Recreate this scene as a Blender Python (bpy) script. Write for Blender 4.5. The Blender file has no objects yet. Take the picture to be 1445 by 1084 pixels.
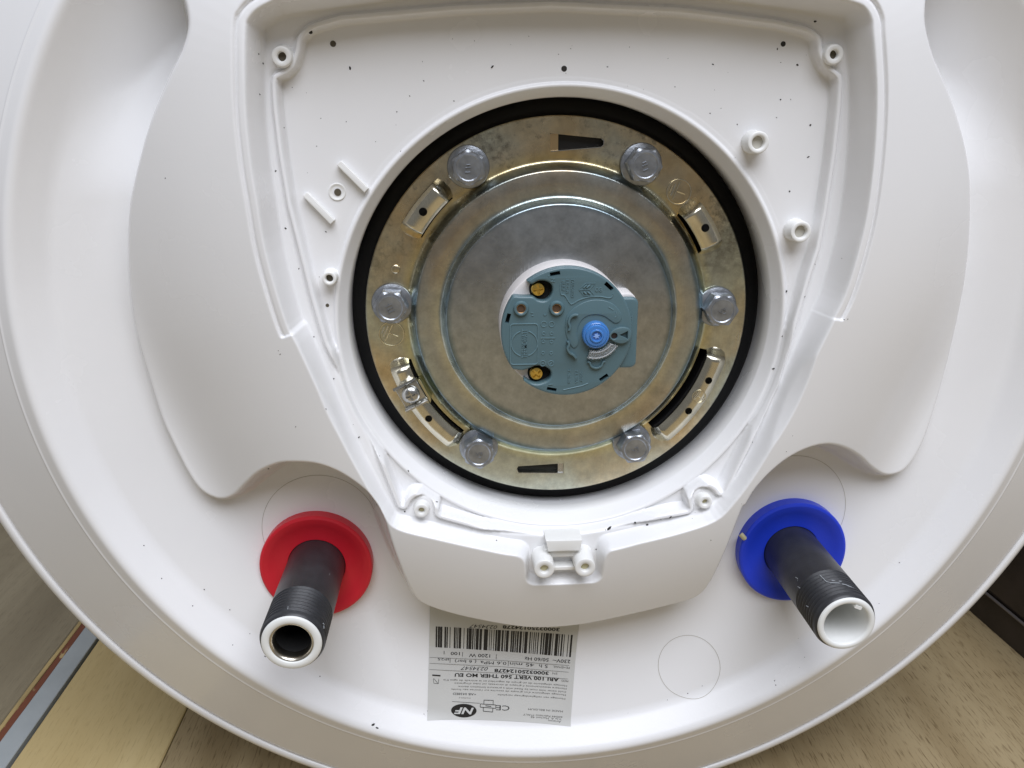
import bpy, bmesh, math, random
import numpy as np
from mathutils import Vector, Matrix
random.seed(7); rng = np.random.default_rng(7)
S = 0.001                                   # everything below is written in millimetres
sc = bpy.context.scene
C = sc.collection

# ------------------------------------------------------------------ camera, light, exposure
cam_d = bpy.data.cameras.new('camera'); cam = bpy.data.objects.new('camera', cam_d); C.objects.link(cam)
cam_d.sensor_fit = 'HORIZONTAL'; cam_d.sensor_width = 36.0; cam_d.lens = 36.0 * 1200.0 / 1445.0
cam_d.clip_start = 0.01; cam_d.clip_end = 60.0
PITCH, YAW, ROLL = 0.302227, 0.055092, -0.002913
fwd = Vector((math.sin(YAW)*math.cos(PITCH), math.cos(YAW)*math.cos(PITCH), -math.sin(PITCH)))
rgt = fwd.cross(Vector((0, 0, 1))).normalized(); upv = rgt.cross(fwd)
r2 = rgt*math.cos(ROLL) + upv*math.sin(ROLL); u2 = -rgt*math.sin(ROLL) + upv*math.cos(ROLL)
M = Matrix((r2, u2, -fwd)).transposed().to_4x4(); M.translation = Vector((-37.608, -350.223, 80.999))*S
cam.matrix_world = M
sc.camera = cam
sc.render.engine = 'CYCLES'

world = bpy.data.worlds.new('World'); sc.world = world; world.use_nodes = True
bg = world.node_tree.nodes['Background']; bg.inputs[0].default_value = (0.85, 0.85, 0.87, 1); bg.inputs[1].default_value = 0.155

def area_light(name, loc, target, sx, sy, power, col):
    d = bpy.data.lights.new(name, 'AREA'); d.shape = 'RECTANGLE'; d.size = sx; d.size_y = sy; d.energy = power; d.color = col
    o = bpy.data.objects.new(name, d); C.objects.link(o); o.location = loc
    o.rotation_euler = (Vector(target) - Vector(loc)).to_track_quat('-Z', 'Y').to_euler()
    return o
area_light('window_light', (0.22, -1.12, 1.80), (0, 0, -0.05), 1.9, 1.6, 52.0, (0.885, 0.915, 1.0))
vs = sc.view_settings; vs.view_transform = 'Standard'; vs.look = 'None'; vs.exposure = 0.35; vs.gamma = 1.0; vs.use_curve_mapping = False

# ------------------------------------------------------------------ materials
def mat(name, col, rough=0.5, metal=0.0, spec=0.5, var=0.0, vscale=20.0, bump=0.0, bscale=400.0, coat=0.0, trans=0.0, stretch=None, rvar=0.0, sss=0.0):
    m = bpy.data.materials.new(name); m.use_nodes = True; nt = m.node_tree; b = nt.nodes['Principled BSDF']
    b.inputs['Base Color'].default_value = (*col, 1); b.inputs['Roughness'].default_value = rough; b.inputs['Metallic'].default_value = metal
    b.inputs['Specular IOR Level'].default_value = spec; b.inputs['Coat Weight'].default_value = coat
    b.inputs['Transmission Weight'].default_value = trans
    if sss:
        b.inputs['Subsurface Weight'].default_value = sss; b.inputs['Subsurface Radius'].default_value = (0.004, 0.003, 0.002); b.inputs['Subsurface Scale'].default_value = 0.5
    tc = nt.nodes.new('ShaderNodeTexCoord'); mp = nt.nodes.new('ShaderNodeMapping'); nt.links.new(tc.outputs['Object'], mp.inputs[0])
    if stretch: mp.inputs['Scale'].default_value = stretch
    def noise(scale, detail=5):
        n = nt.nodes.new('ShaderNodeTexNoise'); n.inputs['Scale'].default_value = scale; n.inputs['Detail'].default_value = detail
        nt.links.new(mp.outputs[0], n.inputs['Vector']); return n
    if var:
        n = noise(vscale); r = nt.nodes.new('ShaderNodeValToRGB'); e = r.color_ramp.elements
        e[0].position = 0.3; e[1].position = 0.7
        e[0].color = (*[c*(1-var) for c in col], 1); e[1].color = (*[min(1, c*(1+var)) for c in col], 1)
        nt.links.new(n.outputs[0], r.inputs[0]); nt.links.new(r.outputs[0], b.inputs['Base Color'])
    if rvar:
        n = noise(vscale*1.7); r = nt.nodes.new('ShaderNodeMapRange'); r.inputs['To Min'].default_value = rough-rvar; r.inputs['To Max'].default_value = rough+rvar
        nt.links.new(n.outputs[0], r.inputs[0]); nt.links.new(r.outputs[0], b.inputs['Roughness'])
    if bump:
        n = noise(bscale, 3); bp = nt.nodes.new('ShaderNodeBump'); bp.inputs['Strength'].default_value = bump; bp.inputs['Distance'].default_value = 0.0004
        nt.links.new(n.outputs[0], bp.inputs['Height']); nt.links.new(bp.outputs[0], b.inputs['Normal'])
    return m

def metal_plate_material():
    """yellow-passivated zinc: patchy chromate colour, blue step reflections painted in, dark handling smears and fine scratches"""
    m = bpy.data.materials.new('zinc_plate'); m.use_nodes = True; nt = m.node_tree; N = nt.nodes; L = nt.links; b = N['Principled BSDF']
    b.inputs['Metallic'].default_value = 1.0
    tc = N.new('ShaderNodeTexCoord')
    sep = N.new('ShaderNodeSeparateXYZ'); L.new(tc.outputs['Object'], sep.inputs[0])
    def math_(op, a, bb=None):
        n = N.new('ShaderNodeMath'); n.operation = op
        for i, v in enumerate((a, bb)):
            if v is None: continue
            if isinstance(v, (int, float)): n.inputs[i].default_value = v
            else: L.new(v, n.inputs[i])
        return n.outputs[0]
    dx = math_('SUBTRACT', sep.outputs[0], 0.003); dz = math_('ADD', sep.outputs[2], 0.0019)
    rr = math_('SQRT', math_('ADD', math_('MULTIPLY', dx, dx), math_('MULTIPLY', dz, dz)))
    ns = N.new('ShaderNodeTexNoise'); ns.inputs['Scale'].default_value = 26; ns.inputs['Detail'].default_value = 4; L.new(tc.outputs['Object'], ns.inputs['Vector'])
    rn = math_('ADD', rr, math_('MULTIPLY', math_('SUBTRACT', ns.outputs[0], 0.5), 0.006))
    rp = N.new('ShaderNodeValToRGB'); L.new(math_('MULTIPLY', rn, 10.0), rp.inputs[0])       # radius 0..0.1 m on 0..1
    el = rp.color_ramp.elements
    stops = [(0.0, (0.47, 0.49, 0.50)), (0.47, (0.46, 0.48, 0.49)), (0.492, (0.23, 0.29, 0.32)), (0.512, (0.34, 0.40, 0.40)), (0.53, (0.62, 0.58, 0.45)), (0.57, (0.50, 0.48, 0.43)), (0.61, (0.52, 0.51, 0.47)), (0.625, (0.24, 0.30, 0.33)),  # blue stops: film tint plus reflections painted onto the step slopes
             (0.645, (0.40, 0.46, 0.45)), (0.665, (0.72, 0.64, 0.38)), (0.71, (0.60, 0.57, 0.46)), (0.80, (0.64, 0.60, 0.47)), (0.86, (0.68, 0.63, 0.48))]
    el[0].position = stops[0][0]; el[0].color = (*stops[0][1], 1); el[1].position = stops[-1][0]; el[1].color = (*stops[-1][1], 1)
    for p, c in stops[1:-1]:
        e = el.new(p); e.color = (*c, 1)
    # hue drift of the chromate film over the plate
    n2 = N.new('ShaderNodeTexNoise'); n2.inputs['Scale'].default_value = 22; n2.inputs['Detail'].default_value = 6; L.new(tc.outputs['Object'], n2.inputs['Vector'])
    r2_ = N.new('ShaderNodeValToRGB'); L.new(n2.outputs[0], r2_.inputs[0]); e = r2_.color_ramp.elements
    e[0].position = 0.32; e[0].color = (1.08, 0.86, 0.60, 1); e[1].position = 0.60; e[1].color = (0.95, 1.05, 1.12, 1)
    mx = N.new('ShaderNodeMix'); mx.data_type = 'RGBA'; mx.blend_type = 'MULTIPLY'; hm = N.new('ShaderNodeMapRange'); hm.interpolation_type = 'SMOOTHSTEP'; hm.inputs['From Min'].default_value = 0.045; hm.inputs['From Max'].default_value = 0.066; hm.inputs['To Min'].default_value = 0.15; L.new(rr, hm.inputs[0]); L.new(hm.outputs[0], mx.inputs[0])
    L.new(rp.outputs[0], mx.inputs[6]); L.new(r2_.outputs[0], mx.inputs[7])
    # dark fine stains, strongest around the step and above it
    n3 = N.new('ShaderNodeTexNoise'); n3.inputs['Scale'].default_value = 330; n3.inputs['Detail'].default_value = 6; n3.inputs['Roughness'].default_value = 0.7; L.new(tc.outputs['Object'], n3.inputs['Vector'])
    n4 = N.new('ShaderNodeTexNoise'); n4.inputs['Scale'].default_value = 24; n4.inputs['Detail'].default_value = 4; L.new(tc.outputs['Object'], n4.inputs['Vector'])
    band = N.new('ShaderNodeMapRange'); band.interpolation_type = 'SMOOTHSTEP'; band.inputs['From Min'].default_value = 0.056; band.inputs['From Max'].default_value = 0.068; L.new(rn, band.inputs[0])
    st2 = N.new('ShaderNodeMapRange'); st2.inputs['From Min'].default_value = 0.74; st2.inputs['From Max'].default_value = 0.95
    L.new(math_('ADD', math_('MULTIPLY', n3.outputs[0], 0.75), math_('MULTIPLY', n4.outputs[0], 0.75)), st2.inputs[0])
    mx2 = N.new('ShaderNodeMix'); mx2.data_type = 'RGBA'; upm = N.new('ShaderNodeMapRange'); upm.interpolation_type = 'SMOOTHSTEP'; upm.inputs['From Min'].default_value = 0.0; upm.inputs['From Max'].default_value = 0.05; upm.inputs['To Min'].default_value = 0.12; L.new(dz, upm.inputs[0])
    L.new(math_('MULTIPLY', math_('MULTIPLY', st2.outputs[0], band.outputs[0]), upm.outputs[0]), mx2.inputs[0])
    L.new(mx.outputs[2], mx2.inputs[6]); mx2.inputs[7].default_value = (0.16, 0.14, 0.11, 1)
    n6 = N.new('ShaderNodeTexNoise'); n6.inputs['Scale'].default_value = 150; n6.inputs['Detail'].default_value = 8; n6.inputs['Roughness'].default_value = 0.75; L.new(tc.outputs['Object'], n6.inputs['Vector'])
    mr6 = N.new('ShaderNodeMapRange'); mr6.inputs['From Min'].default_value = 0.3; mr6.inputs['From Max'].default_value = 0.7; mr6.inputs['To Min'].default_value = 0.74; mr6.inputs['To Max'].default_value = 1.2; L.new(n6.outputs[0], mr6.inputs[0])
    mx3 = N.new('ShaderNodeMix'); mx3.data_type = 'RGBA'; mx3.blend_type = 'MULTIPLY'; mx3.inputs[0].default_value = 1.0; L.new(mx2.outputs[2], mx3.inputs[6]); L.new(mr6.outputs[0], mx3.inputs[7])
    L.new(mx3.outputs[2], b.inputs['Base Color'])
    mr = N.new('ShaderNodeMapRange'); mr.inputs['To Min'].default_value = 0.20; mr.inputs['To Max'].default_value = 0.38; L.new(n4.outputs[0], mr.inputs[0]); L.new(mr.outputs[0], b.inputs['Roughness'])
    # scratches
    mp = N.new('ShaderNodeMapping'); mp.inputs['Rotation'].default_value = (0, 0.5, 0); mp.inputs['Scale'].default_value = (1400, 1400, 60); L.new(tc.outputs['Object'], mp.inputs[0])
    n5 = N.new('ShaderNodeTexNoise'); n5.inputs['Scale'].default_value = 1.0; n5.inputs['Detail'].default_value = 2; L.new(mp.outputs[0], n5.inputs['Vector'])
    ad = math_('ADD', n5.outputs[0], math_('MULTIPLY', n3.outputs[0], 0.6))
    bp = N.new('ShaderNodeBump'); bp.inputs['Strength'].default_value = 0.22; bp.inputs['Distance'].default_value = 0.0003; L.new(ad, bp.inputs['Height']); L.new(bp.outputs[0], b.inputs['Normal'])
    return m

def plank_material(name, a, bcol, dark, gscale=(30, 1.6, 30), dash=0.5):
    m = bpy.data.materials.new(name); m.use_nodes = True; nt = m.node_tree; N = nt.nodes; L = nt.links; b = N['Principled BSDF']
    b.inputs['Roughness'].default_value = 0.5; b.inputs['Specular IOR Level'].default_value = 0.3
    tc = N.new('ShaderNodeTexCoord'); mp = N.new('ShaderNodeMapping'); mp.inputs['Scale'].default_value = gscale; L.new(tc.outputs['Object'], mp.inputs[0])
    n = N.new('ShaderNodeTexNoise'); n.inputs['Scale'].default_value = 1.0; n.inputs['Detail'].default_value = 6; n.inputs['Distortion'].default_value = 0.6; L.new(mp.outputs[0], n.inputs['Vector'])
    r = N.new('ShaderNodeValToRGB'); e = r.color_ramp.elements; e[0].position = 0.33; e[0].color = (*a, 1); e[1].position = 0.68; e[1].color = (*bcol, 1); L.new(n.outputs[0], r.inputs[0])
    mp2 = N.new('ShaderNodeMapping'); mp2.inputs['Scale'].default_value = (950, 85, 950); L.new(tc.outputs['Object'], mp2.inputs[0])
    n2 = N.new('ShaderNodeTexNoise'); n2.inputs['Scale'].default_value = 1.0; n2.inputs['Detail'].default_value = 3; L.new(mp2.outputs[0], n2.inputs['Vector'])
    r2_ = N.new('ShaderNodeMapRange'); r2_.inputs['From Min'].default_value = 0.54; r2_.inputs['From Max'].default_value = 0.70; r2_.inputs['To Max'].default_value = dash; L.new(n2.outputs[0], r2_.inputs[0])
    mx = N.new('ShaderNodeMix'); mx.data_type = 'RGBA'; L.new(r2_.outputs[0], mx.inputs[0]); L.new(r.outputs[0], mx.inputs[6]); mx.inputs[7].default_value = (*dark, 1)
    L.new(mx.outputs[2], b.inputs['Base Color'])
    bp = N.new('ShaderNodeBump'); bp.inputs['Strength'].default_value = 0.25; bp.inputs['Distance'].default_value = 0.0004; bp.invert = True; L.new(n2.outputs[0], bp.inputs['Height']); L.new(bp.outputs[0], b.inputs['Normal'])
    return m

WHITE = mat('white_plastic', (0.82, 0.82, 0.825), rough=0.25, var=0.03, vscale=11, bump=0.04, bscale=900, rvar=0.10, sss=0.0)
WHITE2 = mat('white_plastic_moulding', (0.80, 0.80, 0.78), rough=0.36)
STEELW = mat('white_enamel_sheet', (0.80, 0.81, 0.80), rough=0.28)
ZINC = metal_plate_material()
BRIGHT = mat('bright_zinc', (0.52, 0.52, 0.50), rough=0.27, metal=1.0, var=0.12, vscale=160, rvar=0.06)
BOLT = mat('bolt_zinc', (0.32, 0.34, 0.37), rough=0.34, metal=0.85, var=0.22, vscale=260, rvar=0.08, bump=0.25, bscale=900)
BRIDGE = mat('bridge_zinc', (0.72, 0.68, 0.55), rough=0.20, metal=1.0, var=0.16, vscale=120, rvar=0.06)
RUBBER = mat('black_rubber', (0.006, 0.006, 0.0065), rough=0.5, bump=0.15, bscale=500)
DARK = mat('dark_cavity', (0.006, 0.006, 0.006), rough=0.8)
TEAL = mat('teal_plastic', (0.090, 0.158, 0.182), rough=0.36, var=0.05, vscale=60, bump=0.05, bscale=1500)
TEAL_LIT = mat('teal_emboss_lit', (0.125, 0.21, 0.24), rough=0.3)  # same plastic as the cover, lightened to paint in light on the relief
BRASS = mat('brass_screw', (0.78, 0.55, 0.14), rough=0.25, metal=1.0, var=0.2, vscale=300)
COPPER = mat('copper_contact', (0.50, 0.30, 0.14), rough=0.35, metal=1.0)
BLUE_K = mat('blue_translucent_plastic', (0.08, 0.30, 0.80), rough=0.1, coat=0.3, trans=0.35)
CLEAR = mat('clear_plastic', (0.80, 0.84, 0.86), rough=0.08, trans=0.85)
RED = mat('red_plastic', (0.60, 0.012, 0.028), rough=0.42, sss=0.0, var=0.04, vscale=50)
BLUE = mat('blue_plastic', (0.012, 0.045, 0.60), rough=0.42, var=0.04, vscale=50)
PIPE = mat('black_pipe', (0.026, 0.027, 0.031), rough=0.38, var=0.25, vscale=120, bump=0.12, bscale=700)
SCUFF = mat('pale_scuff', (0.42, 0.45, 0.48), rough=0.6)
LINER = mat('white_liner', (0.80, 0.81, 0.79), rough=0.4)
STEEL = mat('steel_ring', (0.60, 0.56, 0.48), rough=0.28, metal=1.0)
LABEL = mat('label_film', (0.58, 0.583, 0.565), rough=0.32, var=0.03, vscale=40)
LABEL_S = mat('label_film_silver', (0.60, 0.61, 0.60), rough=0.30)
INK = mat('label_ink', (0.014, 0.013, 0.012), rough=0.5)
INK_G = mat('label_ink_grey', (0.10, 0.095, 0.085), rough=0.5)
HOLE = mat('hole_dark', (0.09, 0.075, 0.05), rough=0.8)  # dark brown discs set in the boss and pin holes
GRIME = mat('black_grime', (0.02, 0.018, 0.015), rough=0.7)
CREAM = mat('cream_plastic', (0.55, 0.50, 0.30), rough=0.45)
GAP = mat('mould_line', (0.45, 0.43, 0.38), rough=0.7)

# ------------------------------------------------------------------ mesh helpers
def put(o, parent):
    if parent is not None:
        o.parent = parent; o.matrix_parent_inverse = Matrix.Translation(-parent_loc(parent))
    return o
def parent_loc(p): return p.location if p.type == 'EMPTY' else Vector((0, 0, 0))
def link_mesh(name, me, material, parent, angle=None):
    if material is not None and not me.materials: me.materials.append(material)
    o = bpy.data.objects.new(name, me); C.objects.link(o)
    if angle is None: me.shade_flat()
    else:
        me.shade_smooth()
        if angle < 179: me.set_sharp_from_angle(angle=math.radians(angle))
    return put(o, parent)
def pyobj(name, v, f, material, parent, angle=None):
    me = bpy.data.meshes.new(name); me.from_pydata([(a*S, b*S, c*S) for a, b, c in v], [], f); me.update()
    return link_mesh(name, me, material, parent, angle)
def lathe_data(prof, cx=0, cz=0, seg=96, closed=False):
    v = []; f = []
    for (r, y) in prof:
        for i in range(seg):
            a = 2*math.pi*i/seg; v.append((cx + r*math.cos(a), y, cz + r*math.sin(a)))
    n = len(prof); rows = n if closed else n-1
    for j in range(rows):
        k = (j+1) % n
        for i in range(seg):
            i2 = (i+1) % seg; f.append((j*seg+i, k*seg+i, k*seg+i2, j*seg+i2))
    return v, f
def lathe(name, prof, cx, cz, material, parent, seg=96, angle=35, cap0=False, cap1=False, closed=False):
    """profile of (radius, y) turned about the y axis; listed so that it runs from outside-back to inside-front"""
    v, f = lathe_data(prof, cx, cz, seg, closed)
    if cap0: f.append(tuple(range(seg-1, -1, -1)))
    if cap1: f.append(tuple((len(prof)-1)*seg + i for i in range(seg)))
    o = pyobj(name, v, f, material, parent)
    fix_normals(o); smooth_angle(o, angle); return o
def fix_normals(o):
    bm = bmesh.new(); bm.from_mesh(o.data); bmesh.ops.remove_doubles(bm, verts=bm.verts, dist=1e-7); bmesh.ops.recalc_face_normals(bm, faces=bm.faces); bm.to_mesh(o.data); bm.free()
def smooth_angle(o, angle):
    o.data.shade_smooth(); o.data.set_sharp_from_angle(angle=math.radians(angle))
def extr_mesh(loops, yf, yb, bevel=0.0, res=2):
    """solid between y = yf (front) and yb whose outline(s) are loops of (x, z); further loops cut holes"""
    cu = bpy.data.curves.new('tmp', 'CURVE'); cu.dimensions = '2D'; cu.fill_mode = 'BOTH'
    for lp in loops:
        sp = cu.splines.new('POLY'); sp.points.add(len(lp)-1)
        for p, (x, z) in zip(sp.points, lp): p.co = (x*S, z*S, 0, 1)
        sp.use_cyclic_u = True
    cu.extrude = max(((yb-yf)/2 - bevel), 0.0)*S; cu.bevel_depth = bevel*S; cu.bevel_resolution = res; cu.offset = -bevel*S
    o = bpy.data.objects.new('tmp', cu); C.objects.link(o)
    dg = bpy.context.evaluated_depsgraph_get(); me = bpy.data.meshes.new_from_object(o.evaluated_get(dg))
    bpy.data.objects.remove(o); bpy.data.curves.remove(cu)
    yc = (yf+yb)/2
    me.transform(Matrix(((1, 0, 0, 0), (0, 0, -1, yc*S), (0, 1, 0, 0), (0, 0, 0, 1))))   # x,y,z -> x,-z,y
    bm = bmesh.new(); bm.from_mesh(me); bmesh.ops.remove_doubles(bm, verts=bm.verts, dist=2e-6); bmesh.ops.recalc_face_normals(bm, faces=bm.faces); bm.to_mesh(me); bm.free()
    me.materials.clear()
    return me
def extr(name, loops, yf, yb, material, parent, bevel=0.0, angle=35, res=2):
    return link_mesh(name, extr_mesh(loops, yf, yb, bevel, res), material, parent, angle)
def circle(cx, cz, r, n=48, a0=0.0): return [(cx + r*math.cos(a0+2*math.pi*i/n), cz + r*math.sin(a0+2*math.pi*i/n)) for i in range(n)]
def rrect(cx, cz, w, h, r, rot=0.0, n=5):
    pts = []
    for sx, sz, a in ((1, 1, 0), (-1, 1, 90), (-1, -1, 180), (1, -1, 270)):
        for i in range(n+1):
            t = math.radians(a + 90*i/n); pts.append((sx*(w/2-r) + r*math.cos(t), sz*(h/2-r) + r*math.sin(t)))
    c, s = math.cos(rot), math.sin(rot)
    return [(cx + x*c - z*s, cz + x*s + z*c) for x, z in pts]
def catmull(pts, sub=6, closed=False):
    n = len(pts); out = []
    for i in range(n if closed else n-1):
        if closed: p0, p1, p2, p3 = pts[(i-1) % n], pts[i], pts[(i+1) % n], pts[(i+2) % n]
        else: p0, p1, p2, p3 = pts[max(i-1, 0)], pts[i], pts[i+1], pts[min(i+2, n-1)]
        for k in range(sub):
            t = k/sub
            out.append(tuple(0.5*((2*p1[j]) + (-p0[j]+p2[j])*t + (2*p0[j]-5*p1[j]+4*p2[j]-p3[j])*t*t + (-p0[j]+3*p1[j]-3*p2[j]+p3[j])*t**3) for j in range(len(p1))))
    if not closed: out.append(tuple(pts[-1]))
    return out
def tube_data(path, rad, seg=6, closed=False):
    """round bar along a path of (x, y, z)"""
    v = []; f = []; n = len(path)
    for i in range(n):
        p = Vector(path[i])
        a = Vector(path[(i-1) % n] if (closed or i) else path[i]); b = Vector(path[(i+1) % n] if (closed or i < n-1) else path[i])
        t = (b-a).normalized(); ref = Vector((0, 1, 0)) if abs(t.y) < 0.9 else Vector((1, 0, 0))
        s = t.cross(ref).normalized(); q = s.cross(t)
        for k in range(seg):
            an = 2*math.pi*k/seg; w = p + s*math.cos(an)*rad + q*math.sin(an)*rad; v.append(tuple(w))
    for i in range(n if closed else n-1):
        j = (i+1) % n
        for k in range(seg):
            k2 = (k+1) % seg; f.append((i*seg+k, i*seg+k2, j*seg+k2, j*seg+k))
    if not closed:
        f.append(tuple(range(seg-1, -1, -1))); f.append(tuple((n-1)*seg+k for k in range(seg)))
    return v, f
class MB:
    def __init__(s): s.v = []; s.f = []
    def add(s, d):
        o = len(s.v); s.v += list(d[0]); s.f += [tuple(i+o for i in t) for t in d[1]]; return s
    def tube(s, path, rad, seg=6, closed=False): return s.add(tube_data(path, rad, seg, closed))
    def flat(s, pts2, y, rad, closed=False, seg=6): return s.tube([(x, y, z) for x, z in pts2], rad, seg, closed)
    def box(s, x0, x1, y0, y1, z0, z1, rot=0.0, c=None):
        v = [(x, y, z) for x in (x0, x1) for y in (y0, y1) for z in (z0, z1)]
        if rot:
            cx, cz = c if c else ((x0+x1)/2, (z0+z1)/2); co, si = math.cos(rot), math.sin(rot)
            v = [(cx+(x-cx)*co-(z-cz)*si, y, cz+(x-cx)*si+(z-cz)*co) for x, y, z in v]
        return s.add((v, [(0, 1, 3, 2), (4, 6, 7, 5), (0, 4, 5, 1), (2, 3, 7, 6), (0, 2, 6, 4), (1, 5, 7, 3)]))
    def lathe(s, prof, cx, cz, seg=32): return s.add(lathe_data(prof, cx, cz, seg))
    def obj(s, name, material, parent, angle=40):
        o = pyobj(name, s.v, s.f, material, parent)
        bm = bmesh.new(); bm.from_mesh(o.data); bmesh.ops.recalc_face_normals(bm, faces=bm.faces); bm.to_mesh(o.data); bm.free()
        smooth_angle(o, angle); return o
def text_mesh(s, w, h, shear=0.0, bold=0.0, depth=0.0, sp=1.0):
    """mesh of a word, laid in x (0..w) and z (0..h), centred on nothing: lower left at the origin"""
    cu = bpy.data.curves.new('tmp', 'FONT'); cu.body = s; cu.size = 1.0; cu.resolution_u = 2; cu.shear = shear; cu.offset = bold; cu.extrude = depth; cu.space_character = sp
    o = bpy.data.objects.new('tmp', cu); C.objects.link(o)
    dg = bpy.context.evaluated_depsgraph_get(); me = bpy.data.meshes.new_from_object(o.evaluated_get(dg))
    bpy.data.objects.remove(o); bpy.data.curves.remove(cu)
    n = len(me.vertices); co = np.empty(n*3); me.vertices.foreach_get('co', co); co = co.reshape(-1, 3)
    fs = [tuple(p.vertices) for p in me.polygons]; bpy.data.meshes.remove(me)
    if n == 0: return np.zeros((0, 3)), []
    x0, x1 = co[:, 0].min(), co[:, 0].max(); z0, z1 = co[:, 1].min(), co[:, 1].max()
    out = np.zeros_like(co); out[:, 0] = (co[:, 0]-x0)/(x1-x0)*w; out[:, 2] = (co[:, 1]-z0)/max(z1-z0, 1e-6)*h; out[:, 1] = -co[:, 2]
    return out, fs
def cut(o, cutters):
    """real openings: boolean difference, then the cutters are thrown away"""
    for c in cutters:
        m = o.modifiers.new('cut', 'BOOLEAN'); m.operation = 'DIFFERENCE'; m.solver = 'EXACT'; m.object = c
    bpy.context.view_layer.update()
    dg = bpy.context.evaluated_depsgraph_get(); me = bpy.data.meshes.new_from_object(o.evaluated_get(dg))
    o.modifiers.clear(); old = o.data; o.data = me; bpy.data.meshes.remove(old)
    for c in cutters:
        d = c.data; bpy.data.objects.remove(c); bpy.data.meshes.remove(d)
def tag(o, label=None, cat=None, group=None, kind=None):
    for k, v in (('label', label), ('category', cat), ('group', group), ('kind', kind)):
        if v: o[k] = v
    return o
def empty(name, loc):
    o = bpy.data.objects.new(name, None); C.objects.link(o); o.location = Vector(loc)*S; o.empty_display_size = 0.02
    return o

# ------------------------------------------------------------------ the setting: floor planks, threshold, baseboard
FZ = -280.0
floor = pyobj('floor', [(-1700, -2390, FZ-14), (1650, -2390, FZ-14), (1650, 2390, FZ-14), (-1700, 2390, FZ-14)], [(0, 1, 2, 3)], mat('subfloor', (0.05, 0.045, 0.035), rough=0.9), None)
tag(floor, kind='structure')
PL_A = plank_material('plank_honey', (0.46, 0.345, 0.155), (0.60, 0.48, 0.25), (0.30, 0.21, 0.09), dash=0.35)
PL_B = plank_material('plank_oak', (0.285, 0.215, 0.115), (0.41, 0.325, 0.19), (0.14, 0.095, 0.045), dash=0.8)
PL_C = plank_material('plank_grey_brown', (0.21, 0.175, 0.115), (0.31, 0.265, 0.18), (0.14, 0.11, 0.07), dash=0.4)
def plank(x0, x1, y0, y1, m, top=0.0):
    b = 0.7
    v = [(x0, y0, FZ-12), (x1, y0, FZ-12), (x1, y1, FZ-12), (x0, y1, FZ-12), (x0, y0, FZ+top-b), (x1, y0, FZ+top-b), (x1, y1, FZ+top-b), (x0, y1, FZ+top-b),
         (x0+b, y0+b, FZ+top), (x1-b, y0+b, FZ+top), (x1-b, y1-b, FZ+top), (x0+b, y1-b, FZ+top)]
    f = [(8, 9, 10, 11)] + [(4+i, 4+(i+1) % 4, 8+(i+1) % 4, 8+i) for i in range(4)] + [(i, (i+1) % 4, 4+(i+1) % 4, 4+i) for i in range(4)]
    o = pyobj('plank', v, f, m, floor); return o
xs = [-309.2, -221.5, 30, 352, 560, 690, 820, 1030, 1240, 1450, 1660]
for i in range(len(xs)-1):
    ys = [-2400, -1300+random.uniform(-300, 300), 900 if i < 4 else random.uniform(-100, 100), 2400]
    if i in (0, 1, 2, 3): ys = [-2400, -900+150*i, 1200-100*i, 2400]
    for k in range(len(ys)-1):
        plank(xs[i]+0.35, xs[i+1]-0.35, ys[k]+0.3, ys[k+1]-0.3, PL_A if i == 0 else PL_B)
xs = [-333.6, -560, -790, -1020, -1250, -1480, -1710]
for i in range(len(xs)-1):
    ys = [-2400, -700+170*i, 1300-130*i, 2400]
    for k in range(3): plank(xs[i+1]+0.35, xs[i]-0.35, ys[k]+0.3, ys[k+1]-0.3, PL_C)
th = empty('door_threshold', (-322, 150, FZ))
tag(th, 'strip of pale grey and red-brown worn paint between the two wood floors', 'threshold')
def strip(name, x0, x1, top, m, jag=0.0, n=240):
    v = []; f = []; rnd = random.Random(len(name)*7+3)
    jl = 0.0
    for i in range(n+1):
        y = -1500 + 3000*i/n
        jl = 0.55*jl + rnd.uniform(-1, 1)*jag
        for (x, z) in ((x0+jl, FZ-12), (x0+jl, FZ+top-0.4), (x0+jl+0.5, FZ+top), (x1-0.4, FZ+top), (x1, FZ+top-0.4), (x1, FZ-12)): v.append((x, y, z))
    for i in range(n):
        for k in range(5): f.append((i*6+k, i*6+k+1, (i+1)*6+k+1, (i+1)*6+k))
    return pyobj(name, v, f, m, th, 30)
RAW = mat('raw_wood_edge', (0.46, 0.34, 0.15), rough=0.7, var=0.25, vscale=60, stretch=(1, 0.3, 1))
def chipped_paint():
    m = mat('red_brown_paint', (0.17, 0.055, 0.028), rough=0.6, bump=0.4, bscale=220); nt = m.node_tree; b = nt.nodes['Principled BSDF']
    tc = nt.nodes.new('ShaderNodeTexCoord'); mp = nt.nodes.new('ShaderNodeMapping'); mp.inputs['Scale'].default_value = (1, 0.35, 1); nt.links.new(tc.outputs['Object'], mp.inputs[0])
    n = nt.nodes.new('ShaderNodeTexNoise'); n.inputs['Scale'].default_value = 260; n.inputs['Detail'].default_value = 4; nt.links.new(mp.outputs[0], n.inputs['Vector'])
    r = nt.nodes.new('ShaderNodeValToRGB'); e = r.color_ramp.elements; e[0].position = 0.60; e[0].color = (0.17, 0.055, 0.028, 1); e[1].position = 0.66; e[1].color = (0.46, 0.34, 0.16, 1)
    nt.links.new(n.outputs[0], r.inputs[0]); nt.links.new(r.outputs[0], b.inputs['Base Color']); return m
strip('raw_wood_edge', -333.2, -329.9, 0.9, RAW, 0.35)
strip('red_brown_strip', -329.8, -324.9, 0.6, chipped_paint(), 0.25)
strip('grey_strip', -324.8, -310.6, 1.2, mat('grey_paint', (0.36, 0.39, 0.40), rough=0.5, var=0.06, vscale=40), 0.12)

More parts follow.
